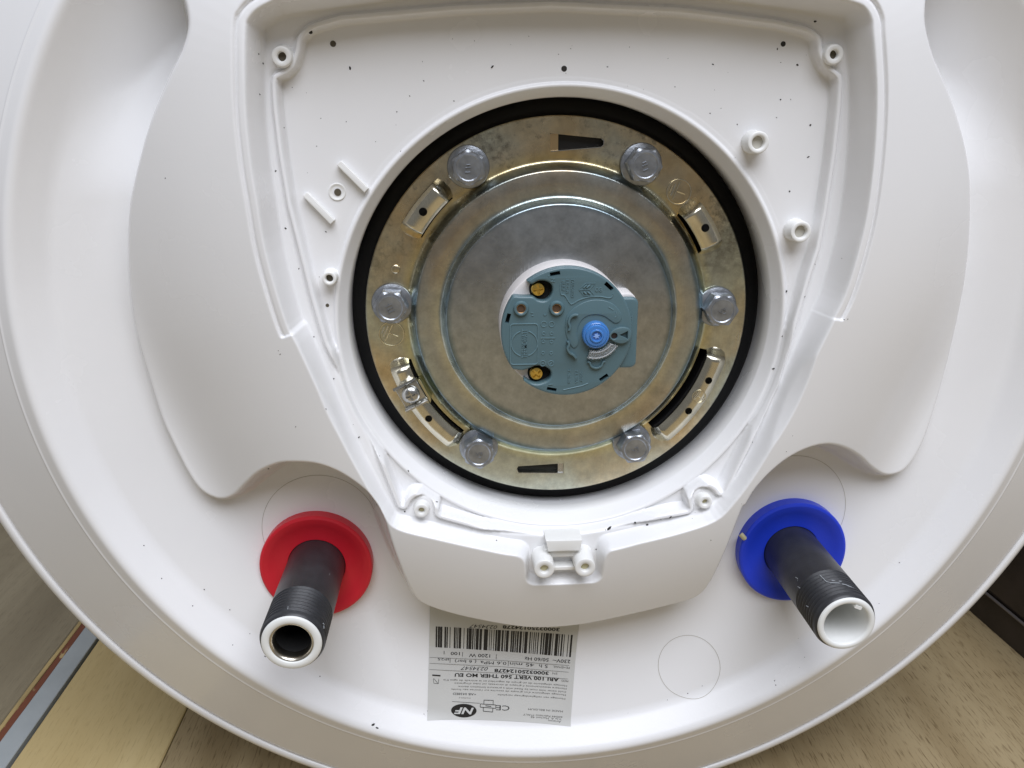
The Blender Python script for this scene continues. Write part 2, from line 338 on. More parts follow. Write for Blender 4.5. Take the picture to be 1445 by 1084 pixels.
bb = empty('baseboard', (346, 300, FZ))
tag(bb, 'dark brown-black baseboard standing on the floor at the right edge', 'baseboard')
BBM = mat('baseboard_dark', (0.030, 0.024, 0.024), rough=0.38, var=0.35, vscale=35)
prof = [(341.0, FZ-1), (340.5, FZ+22), (341.2, FZ+25.5), (340.8, FZ+27), (339.8, FZ+28.5), (340.0, FZ+70), (341.5, FZ+92), (346, FZ+99), (353, FZ+101), (353, FZ-1)]
def bb_sweep(name, pr, m):
    v = []; f = []; n = len(pr)
    for y in (60, 2000):
        for x, z in pr: v.append((x + (250-y)*0.055, y, z))
    for k in range(n): f.append((k, (k+1) % n, n+(k+1) % n, n+k))
    f.append(tuple(range(n))); f.append(tuple(range(2*n-1, n-1, -1)))
    o = pyobj(name, v, f, m, bb, 30); fix_normals(o); return o
bb_sweep('board', prof, BBM)
bb_sweep('bead', [(339.2, FZ+23.4), (338.9, FZ+24.4), (339.6, FZ+25.3), (340.6, FZ+25.2), (340.9, FZ+23.6)], mat('baseboard_bead', (0.12, 0.11, 0.11), rough=0.3))

# ------------------------------------------------------------------ the water heater
heater = empty('water_heater', (0, 450, FZ))
tag(heater, 'white round water heater lying on the floor with its service end open', 'water heater')
PLATEAU = [(-134.9,121.6),(-134.0,116.1),(-134.7,110.7),(-137.6,104.4),(-142.0,98.0),(-147.3,90.0),(-153.5,80.1),(-158.8,69.8),(-164.9,56.8),(-168.8,46.5),(-172.9,29.1),(-175.3,11.1),(-175.4,-7.5),(-173.3,-26.5),(-170.7,-42.9),(-166.9,-56.3),(-162.5,-68.9),(-158.4,-77.0),(-153.6,-81.2),(-148.2,-82.1),(-142.2,-78.9),(-135.6,-71.7),(-128.2,-64.2),(-118.5,-58.3),(-109.7,-56.5),(-100.5,-56.6),(-91.4,-59.9),(-82.8,-66.3),(-77.8,-72.3),(-74.3,-79.9),(-70.6,-98.6),(-64.5,-122.8),(-58.8,-131.2),(-44.4,-138.2),(-21.3,-145.1),(-6.2,-147.7),(12.5,-146.7),(34.8,-142.1),(57.1,-136.8),(66.1,-134.1),(71.7,-127.0),(76.1,-107.5),(80.9,-82.7),(82.6,-80.0),(85.6,-73.0),(91.2,-65.5),(99.2,-58.7),(108.9,-54.8),(118.5,-54.5),(128.2,-58.1),(138.3,-64.7),(148.1,-73.3),(155.7,-78.3),(161.4,-78.4),(166.3,-75.0),(170.8,-66.1),(174.3,-52.3),(178.0,-24.9),(178.2,3.9),(175.7,25.3),(169.3,52.6),(163.5,67.7),(155.1,82.3),(147.3,93.6),(139.9,103.7),(135.1,114.4),(134.7,122.7)]
CREST = [(-102.5,120.7),(-108.4,118.0),(-111.8,115.0),(-113.1,111.6),(-114.4,97.6),(-115.4,81.7),(-115.2,65.1),(-114.3,52.6),(-112.7,32.1),(-107.4,4.4),(-103.7,-3.5),(-89.9,-42.7),(-79.7,-66.8),(-73.9,-79.3),(-68.8,-86.2),(-52.7,-91.2),(-32.3,-97.0),(-17.9,-100.5),(1.4,-102.2),(21.3,-99.4),(35.5,-96.4),(54.1,-91.9),(69.4,-86.5),(77.1,-77.7),(86.1,-62.1),(95.9,-39.4),(104.1,-14.4),(110.0,1.7),(114.3,13.4),(117.2,29.5),(118.9,45.4),(118.9,67.7),(117.2,89.2),(113.5,109.7),(112.5,115.2),(108.8,119.7),(101.5,121.6)]
RIB = [(-81.3,115.3),(-91.9,112.4),(-95.7,109.5),(-96.9,104.3),(-99.1,99.4),(-102.7,96.4),(-106.2,95.4),(-106.5,85.8),(-105.8,68.2),(-104.1,49.0),(-100.6,29.5),(-97.6,12.3),(-93.4,-6.5),(-83.1,-30.1),(-74.0,-56.3),(-66.5,-79.7),(-65.9,-77.3),(-64.5,-75.2),(-62.6,-73.5),(-60.3,-72.6),(-57.8,-72.4),(-55.4,-73.0),(-53.3,-74.4),(-51.6,-76.3),(-50.7,-78.6),(-50.5,-81.1),(-51.1,-83.5),(-32.7,-89.6),(-15.1,-92.2),(5.4,-93.6),(22.8,-91.3),(40.5,-88.0),(60.0,-84.9),(58.8,-82.7),(58.3,-80.3),(58.6,-77.8),(59.7,-75.5),(61.4,-73.7),(63.6,-72.5),(66.0,-72.0),(68.5,-72.3),(70.8,-73.4),(72.6,-75.1),(73.8,-77.3),(82.4,-56.9),(93.5,-27.2),(98.5,-2.5),(102.6,18.4),(105.4,29.5),(106.8,43.8),(108.0,67.2),(108.0,85.1),(107.5,95.3),(101.7,99.2),(98.4,104.3),(97.8,109.3),(94.0,111.8),(81.7,114.3),(63.2,116.4),(45.0,118.4),(-3.4,120.3),(-38.4,118.9)]
PLAT = catmull(PLATEAU, 4) + [(137.5, 130), (142, 142), (158, 160), (185, 178), (150, 260), (-150, 260), (-185, 178), (-158, 160), (-142, 142), (-137, 130)]
CR = catmull(CREST, 4) + [(60, 126.5), (20, 128.2), (-20, 128.2), (-60, 126.3)]
def soften(poly, n=220, sigma=13.0):
    q = np.array(poly + [poly[0]], float); L = np.concatenate([[0], np.cumsum(np.hypot(*np.diff(q, axis=0).T))]); t = np.linspace(0, L[-1], n, endpoint=False)
    x = np.interp(t, L, q[:, 0]); z = np.interp(t, L, q[:, 1]); fr = np.fft.fftfreq(n, L[-1]/n); g = np.exp(-2*(np.pi*fr*sigma)**2)
    return list(zip(np.fft.ifft(np.fft.fft(x)*g).real, np.fft.ifft(np.fft.fft(z)*g).real))
CRS = soften(CR); RB = soften(RIB, 460, 0.9)

def sdf(px, pz, poly):
    """signed distance (negative inside) and nearest point, numpy"""
    P0 = np.array(poly, np.float32); P1 = np.roll(P0, -1, 0)
    best = np.full(px.shape, 1e12, np.float32); nx = np.zeros_like(best); nz = np.zeros_like(best); ins = np.zeros(px.shape, bool)
    for (ax, az), (bx, bz) in zip(P0, P1):
        ex, ez = bx-ax, bz-az; L2 = ex*ex+ez*ez
        if L2 < 1e-10: continue
        t = np.clip(((px-ax)*ex + (pz-az)*ez)/L2, 0, 1); qx = ax+t*ex; qz = az+t*ez
        d = (px-qx)**2 + (pz-qz)**2; m = d < best
        best[m] = d[m]; nx[m] = qx[m]; nz[m] = qz[m]
        c = (az > pz) != (bz > pz)
        if ez != 0: ins ^= c & (px < (bx-ax)*(pz-az)/ez + ax)
    d = np.sqrt(best); return np.where(ins, -d, d), nx, nz
def smin(a, b, k):
    h = np.clip(0.5+0.5*(b-a)/k, 0, 1); return b*(1-h)+a*h - k*h*(1-h)
def smax(a, b, k): return -smin(-a, -b, k)
def sstep(a, b, x):
    t = np.clip((x-a)/(b-a), 0, 1); return t*t*(3-2*t)
def rbox(px, pz, cx, cz, w, h, r):
    qx = np.abs(px-cx)-w/2+r; qz = np.abs(pz-cz)-h/2+r
    return np.hypot(np.maximum(qx, 0), np.maximum(qz, 0)) + np.minimum(np.maximum(qx, qz), 0) - r
HCX, HCZ = 3.0, -0.6
Y_CREST, Y_LEDGE, Y_FLOOR = -24.0, -7.0, -3.0
def lower(z): return sstep(60, -110, z)                           # 0 in the upper part, 1 at the chin
def bowl_y(x, z):
    r = np.hypot(x, z)
    b = smin(6.0 + (208-r)*0.30, np.full_like(r, 17.0), 4.0)
    b = b + 13.0*sstep(50, 125, z)*sstep(212, 190, r)
    return b + np.maximum(r-213, 0)*8
def cap_y(x, z, dpl, dpk, drb, dsm):
    r = np.hypot(x, z); dn = rbox(x, z, 3.8, -98, 35.0, 40.5, 5.0)       # service notch in the chin
    dp = smin(dpk, dn, 5.0)
    pos = np.clip(dsm, 0, 75)
    yc = Y_CREST + 4.5*lower(z); yl = Y_LEDGE - 2.5*lower(z)
    bowl = bowl_y(x, z)
    ypl = smin(yc + 0.17*pos + 0.0036*pos*pos, np.minimum(bowl, 17.0) - 8.0, 8.0)
    up = np.where(x < 0, sstep(-0.4, 0.4, z - 0.355*(x+107.7)), sstep(-0.4, 0.4, z - 5.57 + 0.179*(x-99.1)))
    ypl = ypl + 0.8*up*sstep(3.7, 3.0, dpk)*sstep(-30, -1, dpk+0*z)
    lipz = ypl + 1.5*np.exp(-((dpk-3.6)/0.5)**2)*up
    wall = lipz + np.maximum(dpl, -20)*3.2
    s = smin(smax(lipz, wall, 3.0), bowl, 5.0)
    inner = -3.5 + (219-r)*0.88; flank = -3.5 + (r-221.8)*0.56
    rim = smax(inner, flank, 3.5)
    s = smin(s, rim, 1.2)
    s = s - 0.35*np.exp(-((r-227.6)/0.45)**2)                           # fine moulded line on the flank
    wall_in = yc + 0.6*up - dp*4.6
    rib = yl - 1.9
    fl = np.where(drb < 1.4, rib + (Y_FLOOR-rib)*sstep(0.75, -0.75, drb), rib + (yl-rib)*sstep(2.0, 2.8, drb))
    rh = np.hypot(x-HCX, z-HCZ); near = sstep(95.4, 94.3, rh); fl = fl*(1-near) + Y_FLOOR*near
    fl = fl + 0.5*np.exp(-((drb-3.2)/0.6)**2)*(1-near)                           # fine groove outside the raised lip
    s = smax(s, smin(wall_in, fl, 2.0), 3.0)
    rh = np.hypot(x-HCX, z-HCZ)
    lip = Y_FLOOR - 1.2*sstep(95.4, 94.4, rh)                             # raised lip round the service hole
    s = np.where(rh < 97, smin(s, lip, 0.3), s)
    s = smax(s, Y_FLOOR - 1.2 + (93.4-rh)*1.9, 0.7)
    return s

NA = 1900
rr = np.concatenate([np.linspace(90.0, 150, 154), np.linspace(150.5, 227, 128), np.linspace(227.5, 229, 6), np.linspace(231, 270.6, 16)])
ang = np.linspace(0, 2*np.pi, NA, endpoint=False)
R, A = np.meshgrid(rr, ang, indexing='ij'); w = np.clip((R-90)/(205-90), 0, 1)
X = (HCX*(1-w) + R*np.cos(A)).astype(np.float32).ravel(); Z = (HCZ*(1-w) + R*np.sin(A)).astype(np.float32).ravel()
def fields(X, Z, snap=False):
    rad = np.hypot(X, Z); out = []
    for poly, lim in ((PLAT, (55, 230)), (CR, (0, 230)), (RB, (0, 165)), (CRS, (0, 230))):
        d = np.full(X.shape, 60.0, np.float32); nx = X.copy(); nz = Z.copy()
        m = (rad < lim[1]) & (rad >= lim[0]-1e-3)
        if poly is PLAT: d[rad < 55] = -30
        dd, ax, az = sdf(X[m], Z[m], poly); d[m] = dd; nx[m] = ax; nz[m] = az
        out.append((d, nx, nz))
    return out
fs = fields(X, Z)
Y = cap_y(X.astype(np.float64), Z.astype(np.float64), fs[0][0].astype(np.float64), fs[1][0].astype(np.float64), fs[2][0].astype(np.float64), fs[3][0].astype(np.float64))
# outer lip of the cap and the throat of the service hole are extra rows of the same mesh
def row(r, y, cx=0.0, cz=0.0): return np.stack([cx+r*np.cos(ang), np.full(NA, y), cz+r*np.sin(ang)], 1)
rows0 = [row(92.8, 30.0, 4.2, -2.6), row(91.0, 14.0, 3.6, -1.6)]
rows1 = [row(271.2, 24.6), row(271.6, 25.6), row(272.2, 25.7), row(272.6, 24.6), row(273.2, 24.2), row(275.4, 24.9), row(277.4, 26.2), row(278.4, 28.0), row(278.4, 60.0)]
V = np.concatenate(rows0 + [np.stack([X, Y, Z], 1)] + rows1); nrow = len(rows0)+len(rr)+len(rows1)
idx = np.arange(nrow*NA).reshape(nrow, NA); q = np.stack([idx[:-1], np.roll(idx[:-1], -1, 1), np.roll(idx[1:], -1, 1), idx[1:]], -1).reshape(-1, 4)
me = bpy.data.meshes.new('bottom_cap'); me.vertices.add(len(V)); me.vertices.foreach_set('co', (V*S).astype(np.float32).ravel())
me.loops.add(q.size); me.loops.foreach_set('vertex_index', q.astype(np.int32).ravel()); me.polygons.add(len(q)); me.polygons.foreach_set('loop_start', np.arange(0, q.size, 4, dtype=np.int32)); me.update(); me.validate()
cap = link_mesh('bottom_cap', me, WHITE, heater, 180)
def cap_at(x, z):
    x = np.atleast_1d(np.asarray(x, np.float32)); z = np.atleast_1d(np.asarray(z, np.float32))
    f = fields(x, z); return cap_y(x.astype(np.float64), z.astype(np.float64), *[a[0].astype(np.float64) for a in f])
lathe('tank_shell', [(277.9, 40), (280, 44), (280, 860), (262, 890), (0.5, 900)], 0, 0, STEELW, heater, seg=192, angle=30)

# mouldings of the cap: thin witness lines, screw bosses, tubes, ribs, cable clamp
def ring_on_cap(name, cx, cz, r, a0=0, a1=360, rad=0.28, m=GAP, n=90, dy=-0.05):
    an = np.radians(np.linspace(a0, a1, n)); x = cx+r*np.cos(an); z = cz+r*np.sin(an); y = cap_at(x, z)
    mb = MB(); mb.tube(list(zip(x, y+dy, z)), rad, 6); return mb.obj(name, m, cap)
ring_on_cap('witness_ring', 70.9, -181.8, 15.3, rad=0.13, m=GAP)
ring_on_cap('witness_ring', -108, -103, 27, 20, 200, rad=0.11, m=GAP)
ring_on_cap('witness_ring', 117, -99, 27, -20, 150, rad=0.11, m=GAP)
def boss(cx, cz, r, rh, yf, yb, name='screw_boss', flare=0.0, m=WHITE2, hm=HOLE, depth=9, oval=None):
    o = lathe(name, [(r+flare+0.2, yb), (r+flare*0.4, yb-(yb-yf)*0.35), (r, yf+0.5), (r-0.15, yf+0.15), (r-0.5, yf), (rh+0.35, yf), (rh, yf+0.35), (rh-0.1, yf+depth)], cx, cz, m, cap, seg=40, angle=50)
    mb = MB(); mb.lathe([(rh+0.05, yf+min(depth, 2.4)), (0.02, yf+min(depth, 2.4))], cx, cz, 24); mb.obj('boss_hole', hm, cap, 50)
    return o
for cx, cz in ((-103.6, 103.2), (104.5, 104.1)):
    boss(cx, cz, 3.7, 1.65, -11.0, Y_LEDGE+0.5, flare=0.7)
for cx, cz in ((-58.5, -81.2), (66.3, -80.8)):
    boss(cx, cz, 3.2, 1.35, -12.9, Y_LEDGE-1.0, flare=0.9, hm=CREAM)
boss(-92.0, 20.1, 2.9, 1.5, -9.0, Y_FLOOR+0.5, 'tube_boss', 0.3)
boss(78.0, 71.9, 4.3, 2.55, -10.5, Y_FLOOR+0.5, 'tube_boss', 0.3, depth=3.0, hm=mat('boss_floor', (0.50, 0.48, 0.42), rough=0.6))
boss(98.5, 37.0, 4.3, 2.55, -10.5, Y_FLOOR+0.5, 'tube_boss', 0.3, depth=3.0, hm=bpy.data.materials['boss_floor'])
o = lathe('countersunk_boss', [(3.6, -2.7), (3.35, -3.35), (3.1, -3.4), (2.7, -3.1), (1.4, -2.9), (1.35, -2.92)], -87.5, 53.6, WHITE2, cap, seg=36, angle=60)
mb = MB(); mb.lathe([(1.4, -3.2), (0.02, -3.2)], -87.3, 53.5, 24); mb.obj('boss_hole', HOLE, cap, 50)
for (x0, z0, x1, z1) in ((-99.2, 52.5, -90.2, 42.6), (-85.3, 64.3, -76.2, 54.8)):
    L = math.hypot(x1-x0, z1-z0)+1.5
    extr('rib', [rrect((x0+x1)/2, (z0+z1)/2, L, 2.3, 0.25, math.atan2(z1-z0, x1-x0))], -6.0, Y_FLOOR+0.6, WHITE2, cap, bevel=0.22)
for cx, cz, r in ((-85.6, 108.2, 1.15), (87.1, 108.4, 1.0), (2.0, 99.4, 1.1), (-94.4, 8.0, 0.75)):
    mb = MB(); mb.lathe([(r, Y_FLOOR-0.08), (0.02, Y_FLOOR-0.08)], cx, cz, 20); mb.obj('pin_hole', GRIME if cx > 0 else HOLE, cap, 50)  # flat dark discs mark the holes
# cable clamp seat in the chin notch
clampp = extr('clamp_seat', [rrect(3.4, -103.0, 17.5, 4.2, 1.0)], -14.0, Y_LEDGE+1, WHITE2, cap, bevel=0.5)
for cx, cz in ((-5.6, -106.4), (12.3, -106.2)):
    boss(cx, cz, 4.5, 1.9, -22.0, Y_LEDGE+1, 'clamp_post', 0.5, depth=8, hm=CREAM)
extr('clamp_block', [[(-4.6, -95.2), (11.4, -95.2), (10.6, -100.6), (-3.6, -100.6)]], -17.0, Y_LEDGE+1, WHITE2, cap, bevel=0.5)
extr('clamp_bar', [rrect(3.4, -110.2, 12.0, 1.8, 0.4)], -15.0, Y_LEDGE+1, WHITE2, cap, bevel=0.3)

# ------------------------------------------------------------------ gasket and steel flange
FX, FZc, PY = 3.0, -1.9, 16.0
lathe('gasket', [(92.4, 31), (92.4, 27.5), (91.0, 26.4), (87.5, 26.0), (85.6, 25.2), (84.9, 23.8), (84.9, 20.6), (84.2, 19.3), (70, 19.3), (69, 26)], FX+1.1, FZc-0.6, RUBBER, heater, seg=160, angle=60)
lathe('tank_neck', [(93, 31), (0.05, 31)], FX, FZc, DARK, heater, seg=64)
fl_prof = [(84.3, PY+3.0), (84.3, PY+0.5), (83.9, PY+0.05), (83.3, PY), (67.0, PY), (66.2, PY-0.08), (65.5, PY-0.4), (65.0, PY-0.95), (63.9, PY-2.4), (62.7, PY-4.0), (62.4, PY-4.3), (62.0, PY-4.45),
           (57.0, PY-4.5), (52.6, PY-4.45), (51.9, PY-4.55), (51.3, PY-4.9), (50.9, PY-5.4), (50.0, PY-6.6), (49.2, PY-7.7), (48.9, PY-8.0), (48.5, PY-8.1), (0.5, PY-8.1)]
back = [(0.5, PY-5.5), (46, PY-5.5), (58, PY-1.5), (64, PY+2.6), (66, PY+3.0)]
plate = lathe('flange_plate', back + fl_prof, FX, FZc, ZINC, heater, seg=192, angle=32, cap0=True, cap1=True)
def pol(r, deg): return (FX + r*math.cos(math.radians(deg)), FZc + r*math.sin(math.radians(deg)))
def arc_strip(r0, r1, a0, a1, n=24): return [pol(r1, a0+(a1-a0)*i/n) for i in range(n+1)] + [pol(r0, a1+(a0-a1)*i/n) for i in range(n+1)]
BR = [  # mid radius, width, start, end angle, height, hole angles, hole radius
    (73.6, 9.6, 129.4, 151.5, 7.4, [141.2], 1.75, 0.7), (72.4, 9.6, 21.5, 42.5, 7.4, [32.0], 1.75, 0.9),
    (73.4, 8.6, 194.0, 233.5, 6.2, [217.8], 1.6, 1.1), (74.0, 8.8, 307.5, 348.0, 6.2, [336.3, 323.5], 1.65, 3.0)]
cutters = []
for (r, wd, a0, a1, h, hs, hr, gap) in BR:
    m_ = math.degrees(2.2/r)
    cutters.append(link_mesh('cutter', extr_mesh([arc_strip(r-wd/2-gap, r+wd/2+0.05, a0+m_*1.2, a1-m_*1.2)], PY-3, PY+5), None, None))
cutters.append(link_mesh('cutter', extr_mesh([[(-1.3, 75.2), (-1.0, 68.0), (20.3, 69.6), (21.4, 70.6), (21.4, 72.2), (20.5, 73.1)]], PY-3, PY+5), None, None))
cutters.append(link_mesh('cutter', extr_mesh([[(-14.6, -73.6), (-15.3, -75.0), (-14.6, -76.9), (6.6, -77.6), (6.6, -72.6)]], PY-3, PY+5), None, None))
cut(plate, cutters)
smooth_angle(plate, 32)
for (r, wd, a0, a1, h, hs, hr, gap) in BR:
    n = 64; k = 9; t = 1.3; v = []; f = []; L = math.radians(a1-a0)*r
    def hp(s):
        e = min(s, 1-s)*L; u = min(max(e/5.6, 0), 1); return h*(u*u*(3-2*u))
    for side in (0, 1):
        for i in range(n+1):
            s = i/n; a = a0+(a1-a0)*s
            for j in range(k):
                c = -1 + 2*j/(k-1); edge = (abs(c)**2.6)*1.7
                x, z = pol(r + c*wd/2, a); y = PY + 0.25 - hp(s)*(1-0.0) + (edge if side == 0 else edge*0.85 + t)
                v.append((x, y - (0 if side == 0 else 0), z))
    o1 = (n+1)*k
    for i in range(n):
        for j in range(k-1):
            b = i*k+j; f.append((b, b+1, b+k+1, b+k)); f.append((o1+b, o1+b+k, o1+b+k+1, o1+b+1))
    for i in range(n):
        for j in (0, k-1):
            b = i*k+j; f.append((b, b+k, o1+b+k, o1+b))
    for i in (0, n):
        for j in range(k-1):
            b = i*k+j; f.append((b, b+1, o1+b+1, o1+b))
    br = pyobj('bridge_lug', v, f, BRIDGE, plate, 45); fix_normals(br)
    cs = [link_mesh('cutter', extr_mesh([circle(*pol(r+0.2, hd), hr, 28)], PY-12, PY+6), None, None) for hd in hs]
    cut(br, cs); smooth_angle(br, 40)
# turned-in tabs of the two keyhole slots
MB().box(-1.2, 2.2, PY+0.6, PY+8, 67.9, 75.0).obj('slot_tab', mat('brown_zinc', (0.62, 0.45, 0.25), rough=0.3, metal=1.0), plate)
MB().box(4.0, 6.5, PY+0.6, PY+8, -77.5, -72.7).obj('slot_tab', BRIGHT, plate)

for pts in ([(-0.9, 68.0), (20.2, 69.6), (21.3, 70.6), (21.3, 72.2), (20.4, 73.0)], [(-15.2, -75.2), (-14.5, -76.9), (6.5, -77.6)]):
    MB().flat(pts, PY+0.12, 0.32).obj('slot_edge', BRIGHT, plate, 60)
# bolts: one mesh, six places
def bolt_mesh():
    mb = MB(); mb.lathe([(7.8, 0.2), (8.0, -0.5), (8.8, -0.62), (8.9, -1.2), (8.6, -1.6), (7.6, -2.0), (6.2, -2.2)], 0, 0, 48)
    af = 6.5; cr = af/math.cos(math.pi/6); prof = []
    n = 72; rows = []
    for (y, lim) in ((-1.3, 99), (-7.1, 99), (-7.45, 7.36), (-7.85, 6.2)):
        rw = []
        for i in range(n):
            a = 2*math.pi*i/n; hx = af/math.cos(((a + math.pi/6) % (math.pi/3)) - math.pi/6); r = min(hx, lim); 
            pass
            rw.append((r*math.cos(a), y, r*math.sin(a)))
        rows.append(rw)
    rows.append([(5.2*math.cos(2*math.pi*i/n), -7.95, 5.2*math.sin(2*math.pi*i/n)) for i in range(n)])
    rows.append([(4.75*math.cos(2*math.pi*i/n), -7.72, 4.75*math.sin(2*math.pi*i/n)) for i in range(n)])
    rows.append([(0.03*math.cos(2*math.pi*i/n), -7.70, 0.03*math.sin(2*math.pi*i/n)) for i in range(n)])
    v = [p for rw in rows for p in rw]; f = []
    for j in range(len(rows)-1):
        for i in range(n): f.append((j*n+i, j*n+(i+1) % n, (j+1)*n+(i+1) % n, (j+1)*n+i))
    mb.add((v, f))
    return mb
def bolt_marks(mb, kind):
    y = -7.85
    if kind == 0:
        for (x, z, l) in ((0.1, 1.3, 1.5), (-0.1, 0.1, 2.0), (-0.5, -1.7, 2.0)): mb.tube([(x-l/2, y, z), (x+l/2, y, z)], 0.24, 6)
    elif kind == 1:
        for (a, b, c, d) in ((-1.6, 1.2, 1.4, 1.2), (-1.5, -0.2, 0.9, -0.2), (-1.7, -1.6, 1.0, -1.6), (-1.7, -1.6, -1.5, -0.2), (-0.3, 1.2, -0.1, 2.0)): mb.tube([(a, y, b), (c, y, d)], 0.2, 6)
    else:
        for (a, b, c, d) in ((-1.5, 0.6, -0.6, -0.8), (-0.6, -0.8, 0.2, 0.7), (0.5, 0.6, 1.4, -0.7), (0.6, -0.7, 1.4, 0.6), (-0.2, -1.6, 0.8, -1.5)): mb.tube([(a, y, b), (c, y, d)], 0.15, 6)
    return mb
meshes = []
for k in range(3):
    mb = bolt_marks(bolt_mesh(), k); mb.v = [(a, b if b > -2.0 else -2.0 + (b+2.0)*1.40, c) for a, b, c in mb.v]
    o = mb.obj('bolt', BOLT, None, 13); meshes.append(o.data); bpy.data.objects.remove(o)
for (x, z, k, rot) in ((-35.4, 62.0, 0, 0.05), (37.1, 62.6, 0, 0.42), (-69.5, 4.6, 1, 0.45), (73.6, 1.2, 2, 0.50), (-32.9, -63.0, 2, 0.05), (38.1, -62.4, 2, 0.62)):
    o = bpy.data.objects.new('bolt', meshes[k]); C.objects.link(o); o.location = (x*S, PY*S, z*S); o.rotation_euler = (0, -rot, 0); put(o, plate)
    if rot: o.matrix_parent_inverse = Matrix.Identity(4)
# embossed earth marks
def earth(cx, cz, r, rot, y, rad=0.36, name='earth_mark'):
    mb = MB(); mb.flat(circle(cx, cz, r, 40), y, rad, True)
    c, s = math.cos(rot), math.sin(rot)
    for (a, b, d, e) in ((-0.25, -0.75, -0.25, 0.75), (-0.5, -0.5, -0.5, 0.5), (-0.72, -0.3, -0.72, 0.3), (-0.25, 0.0, 0.55, 0.0)):
        p = [(cx+(a*c-b*s)*r, cz+(a*s+b*c)*r), (cx+(d*c-e*s)*r, cz+(d*s+e*c)*r)]; mb.flat(p, y, rad)
    return mb.obj(name, BRIDGE, plate, 60)
earth(54.1, 51.0, 5.2, -0.35, PY+0.02); earth(-70.4, -9.2, 5.4, -0.45, PY+0.02); earth(*pol(74.0, 329.8), 3.0, -0.6, PY-5.95, 0.2)
mb = MB(); mb.lathe([(2.1, PY-0.02), (1.9, PY-0.35), (1.2, PY-0.5), (0.03, PY-0.5)], -67.5, 19.4, 28); mb.obj('dimple', ZINC, plate, 60)
# earth terminal on the lower left lug: saddle plate and cross-head screw
tcx, tcz = pol(73.4, 206.8); tr = math.radians(206.8); ct, st = math.cos(tr), math.sin(tr)
def loc2(u, w): return (tcx + u*ct - w*st, tcz + u*st + w*ct)           # u radial, w tangential
term = extr('terminal_plate', [[loc2(*p) for p in ((-5.2, -4.6), (5.2, -4.6), (5.2, 4.6), (-5.2, 4.6))]], PY-7.0, PY-5.4, BRIGHT, plate, bevel=0.3)
for sgn in (-1, 1):
    v = []; f = []
    for u in (-5.6, 5.6):
        for (w, y) in ((sgn*4.2, PY-5.8), (sgn*4.6, PY-8.2), (sgn*5.4, PY-9.1), (sgn*6.2, PY-8.9), (sgn*6.2, PY-8.0), (sgn*5.6, PY-7.2), (sgn*5.3, PY-5.2)):
            x, z = loc2(u, w); v.append((x, y, z))
    for k in range(7): f.append((k, (k+1) % 7, 7+(k+1) % 7, 7+k))
    f += [tuple(range(7)), tuple(range(13, 6, -1))]
    o = pyobj('terminal_lip', v, f, BRIGHT, plate, 50); fix_normals(o)
scr = lathe('terminal_screw', [(4.0, PY-6.6), (4.0, PY-8.0), (3.6, PY-8.8), (2.6, PY-9.5), (1.2, PY-9.8), (0.04, PY-9.85)], tcx, tcz, BRIGHT, plate, seg=40, angle=40, cap0=True, cap1=True)
cs = [link_mesh('cutter', extr_mesh([rrect(tcx, tcz, 4.2, 0.95, 0.1, 0.4+k*math.pi/2)], PY-12, PY-8.2), None, None) for k in range(2)]
cut(scr, cs); smooth_angle(scr, 40)
v = []; 
o = extr('terminal_tab', [[loc2(*p) for p in ((-6.6, -4.0), (-5.4, -4.0), (-5.4, 8.0), (-6.6, 6.5))]], PY-6.0, PY-1.0, ZINC, plate, bevel=0.2)

# ------------------------------------------------------------------ pipes and collars
def collar(cx, cz, m, label):
    yb = 17.5
    o = lathe('pipe_collar', [(26.2, yb), (26.3, 11.2), (25.9, 10.5), (25.0, 10.2), (21.6, 10.9), (20.6, 11.6), (15.0, 12.2), (13.6, 12.3), (13.2, 14.5)], cx, cz, m, heater, seg=96, angle=30)
    o['label'] = label; return o
def pipe(name, cx, cz, yend, hot):
    prof = [(13.3, 17), (13.3, yend+22)]
    y = yend+21.5
    while y > yend+3.2:
        prof += [(13.3, y), (12.0, y-0.95), (12.0, y-1.15), (13.3, y-2.05)]; y -= 2.35
    prof += [(13.0, yend+2.2), (12.5, yend+0.9), (12.1, yend+0.6), (11.2, yend+0.6), (11.2, yend+40)]
    o = lathe(name, prof, cx, cz, PIPE, heater, seg=72, angle=50)
    if hot:
        lathe('pipe_liner', [(12.25, yend+1.2), (12.1, yend+0.2), (11.6, yend-0.3), (9.3, yend-0.35), (8.9, yend+0.0), (8.8, yend+3)], cx, cz, LINER, o, seg=64, angle=50)
        lathe('steel_ring', [(8.95, yend+0.6), (8.75, yend+0.2), (8.3, yend+0.35), (7.8, yend+1.0), (7.5, yend+2.4), (7.45, yend+5)], cx, cz, STEEL, o, seg=64, angle=50)
        lathe('pipe_bore', [(7.5, yend+3.0), (7.4, yend+40), (0.05, yend+40)], cx, cz, DARK, o, seg=48)
    else:
        lathe('pipe_liner', [(12.25, yend+1.2), (12.1, yend+0.2), (11.6, yend-0.3), (10.1, yend-0.35), (9.6, yend+0.2), (9.4, yend+1.0), (9.3, yend+62)], cx, cz, LINER, o, seg=64, angle=50)
        lathe('pipe_bore', [(9.35, yend+61), (0.05, yend+61)], cx, cz, DARK, o, seg=48)
        MB().box(cx+2.4, cx+5.4, yend-0.45, yend+2.0, cz+7.2, cz+8.6, rot=-0.42).obj('liner_burr', LINER, o)
    return o
RXC, RZC, BXC, BZC = -110.3, -120.2, 118.3, -120.3
collar(RXC, RZC, RED, 'red plastic collar'); collar(BXC, BZC, BLUE, 'blue plastic collar with a nick in its rim')
hp_ = pipe('hot_water_pipe', RXC, RZC, -50.0, True); hp_['label'] = 'black threaded pipe with white and steel rings in its mouth'
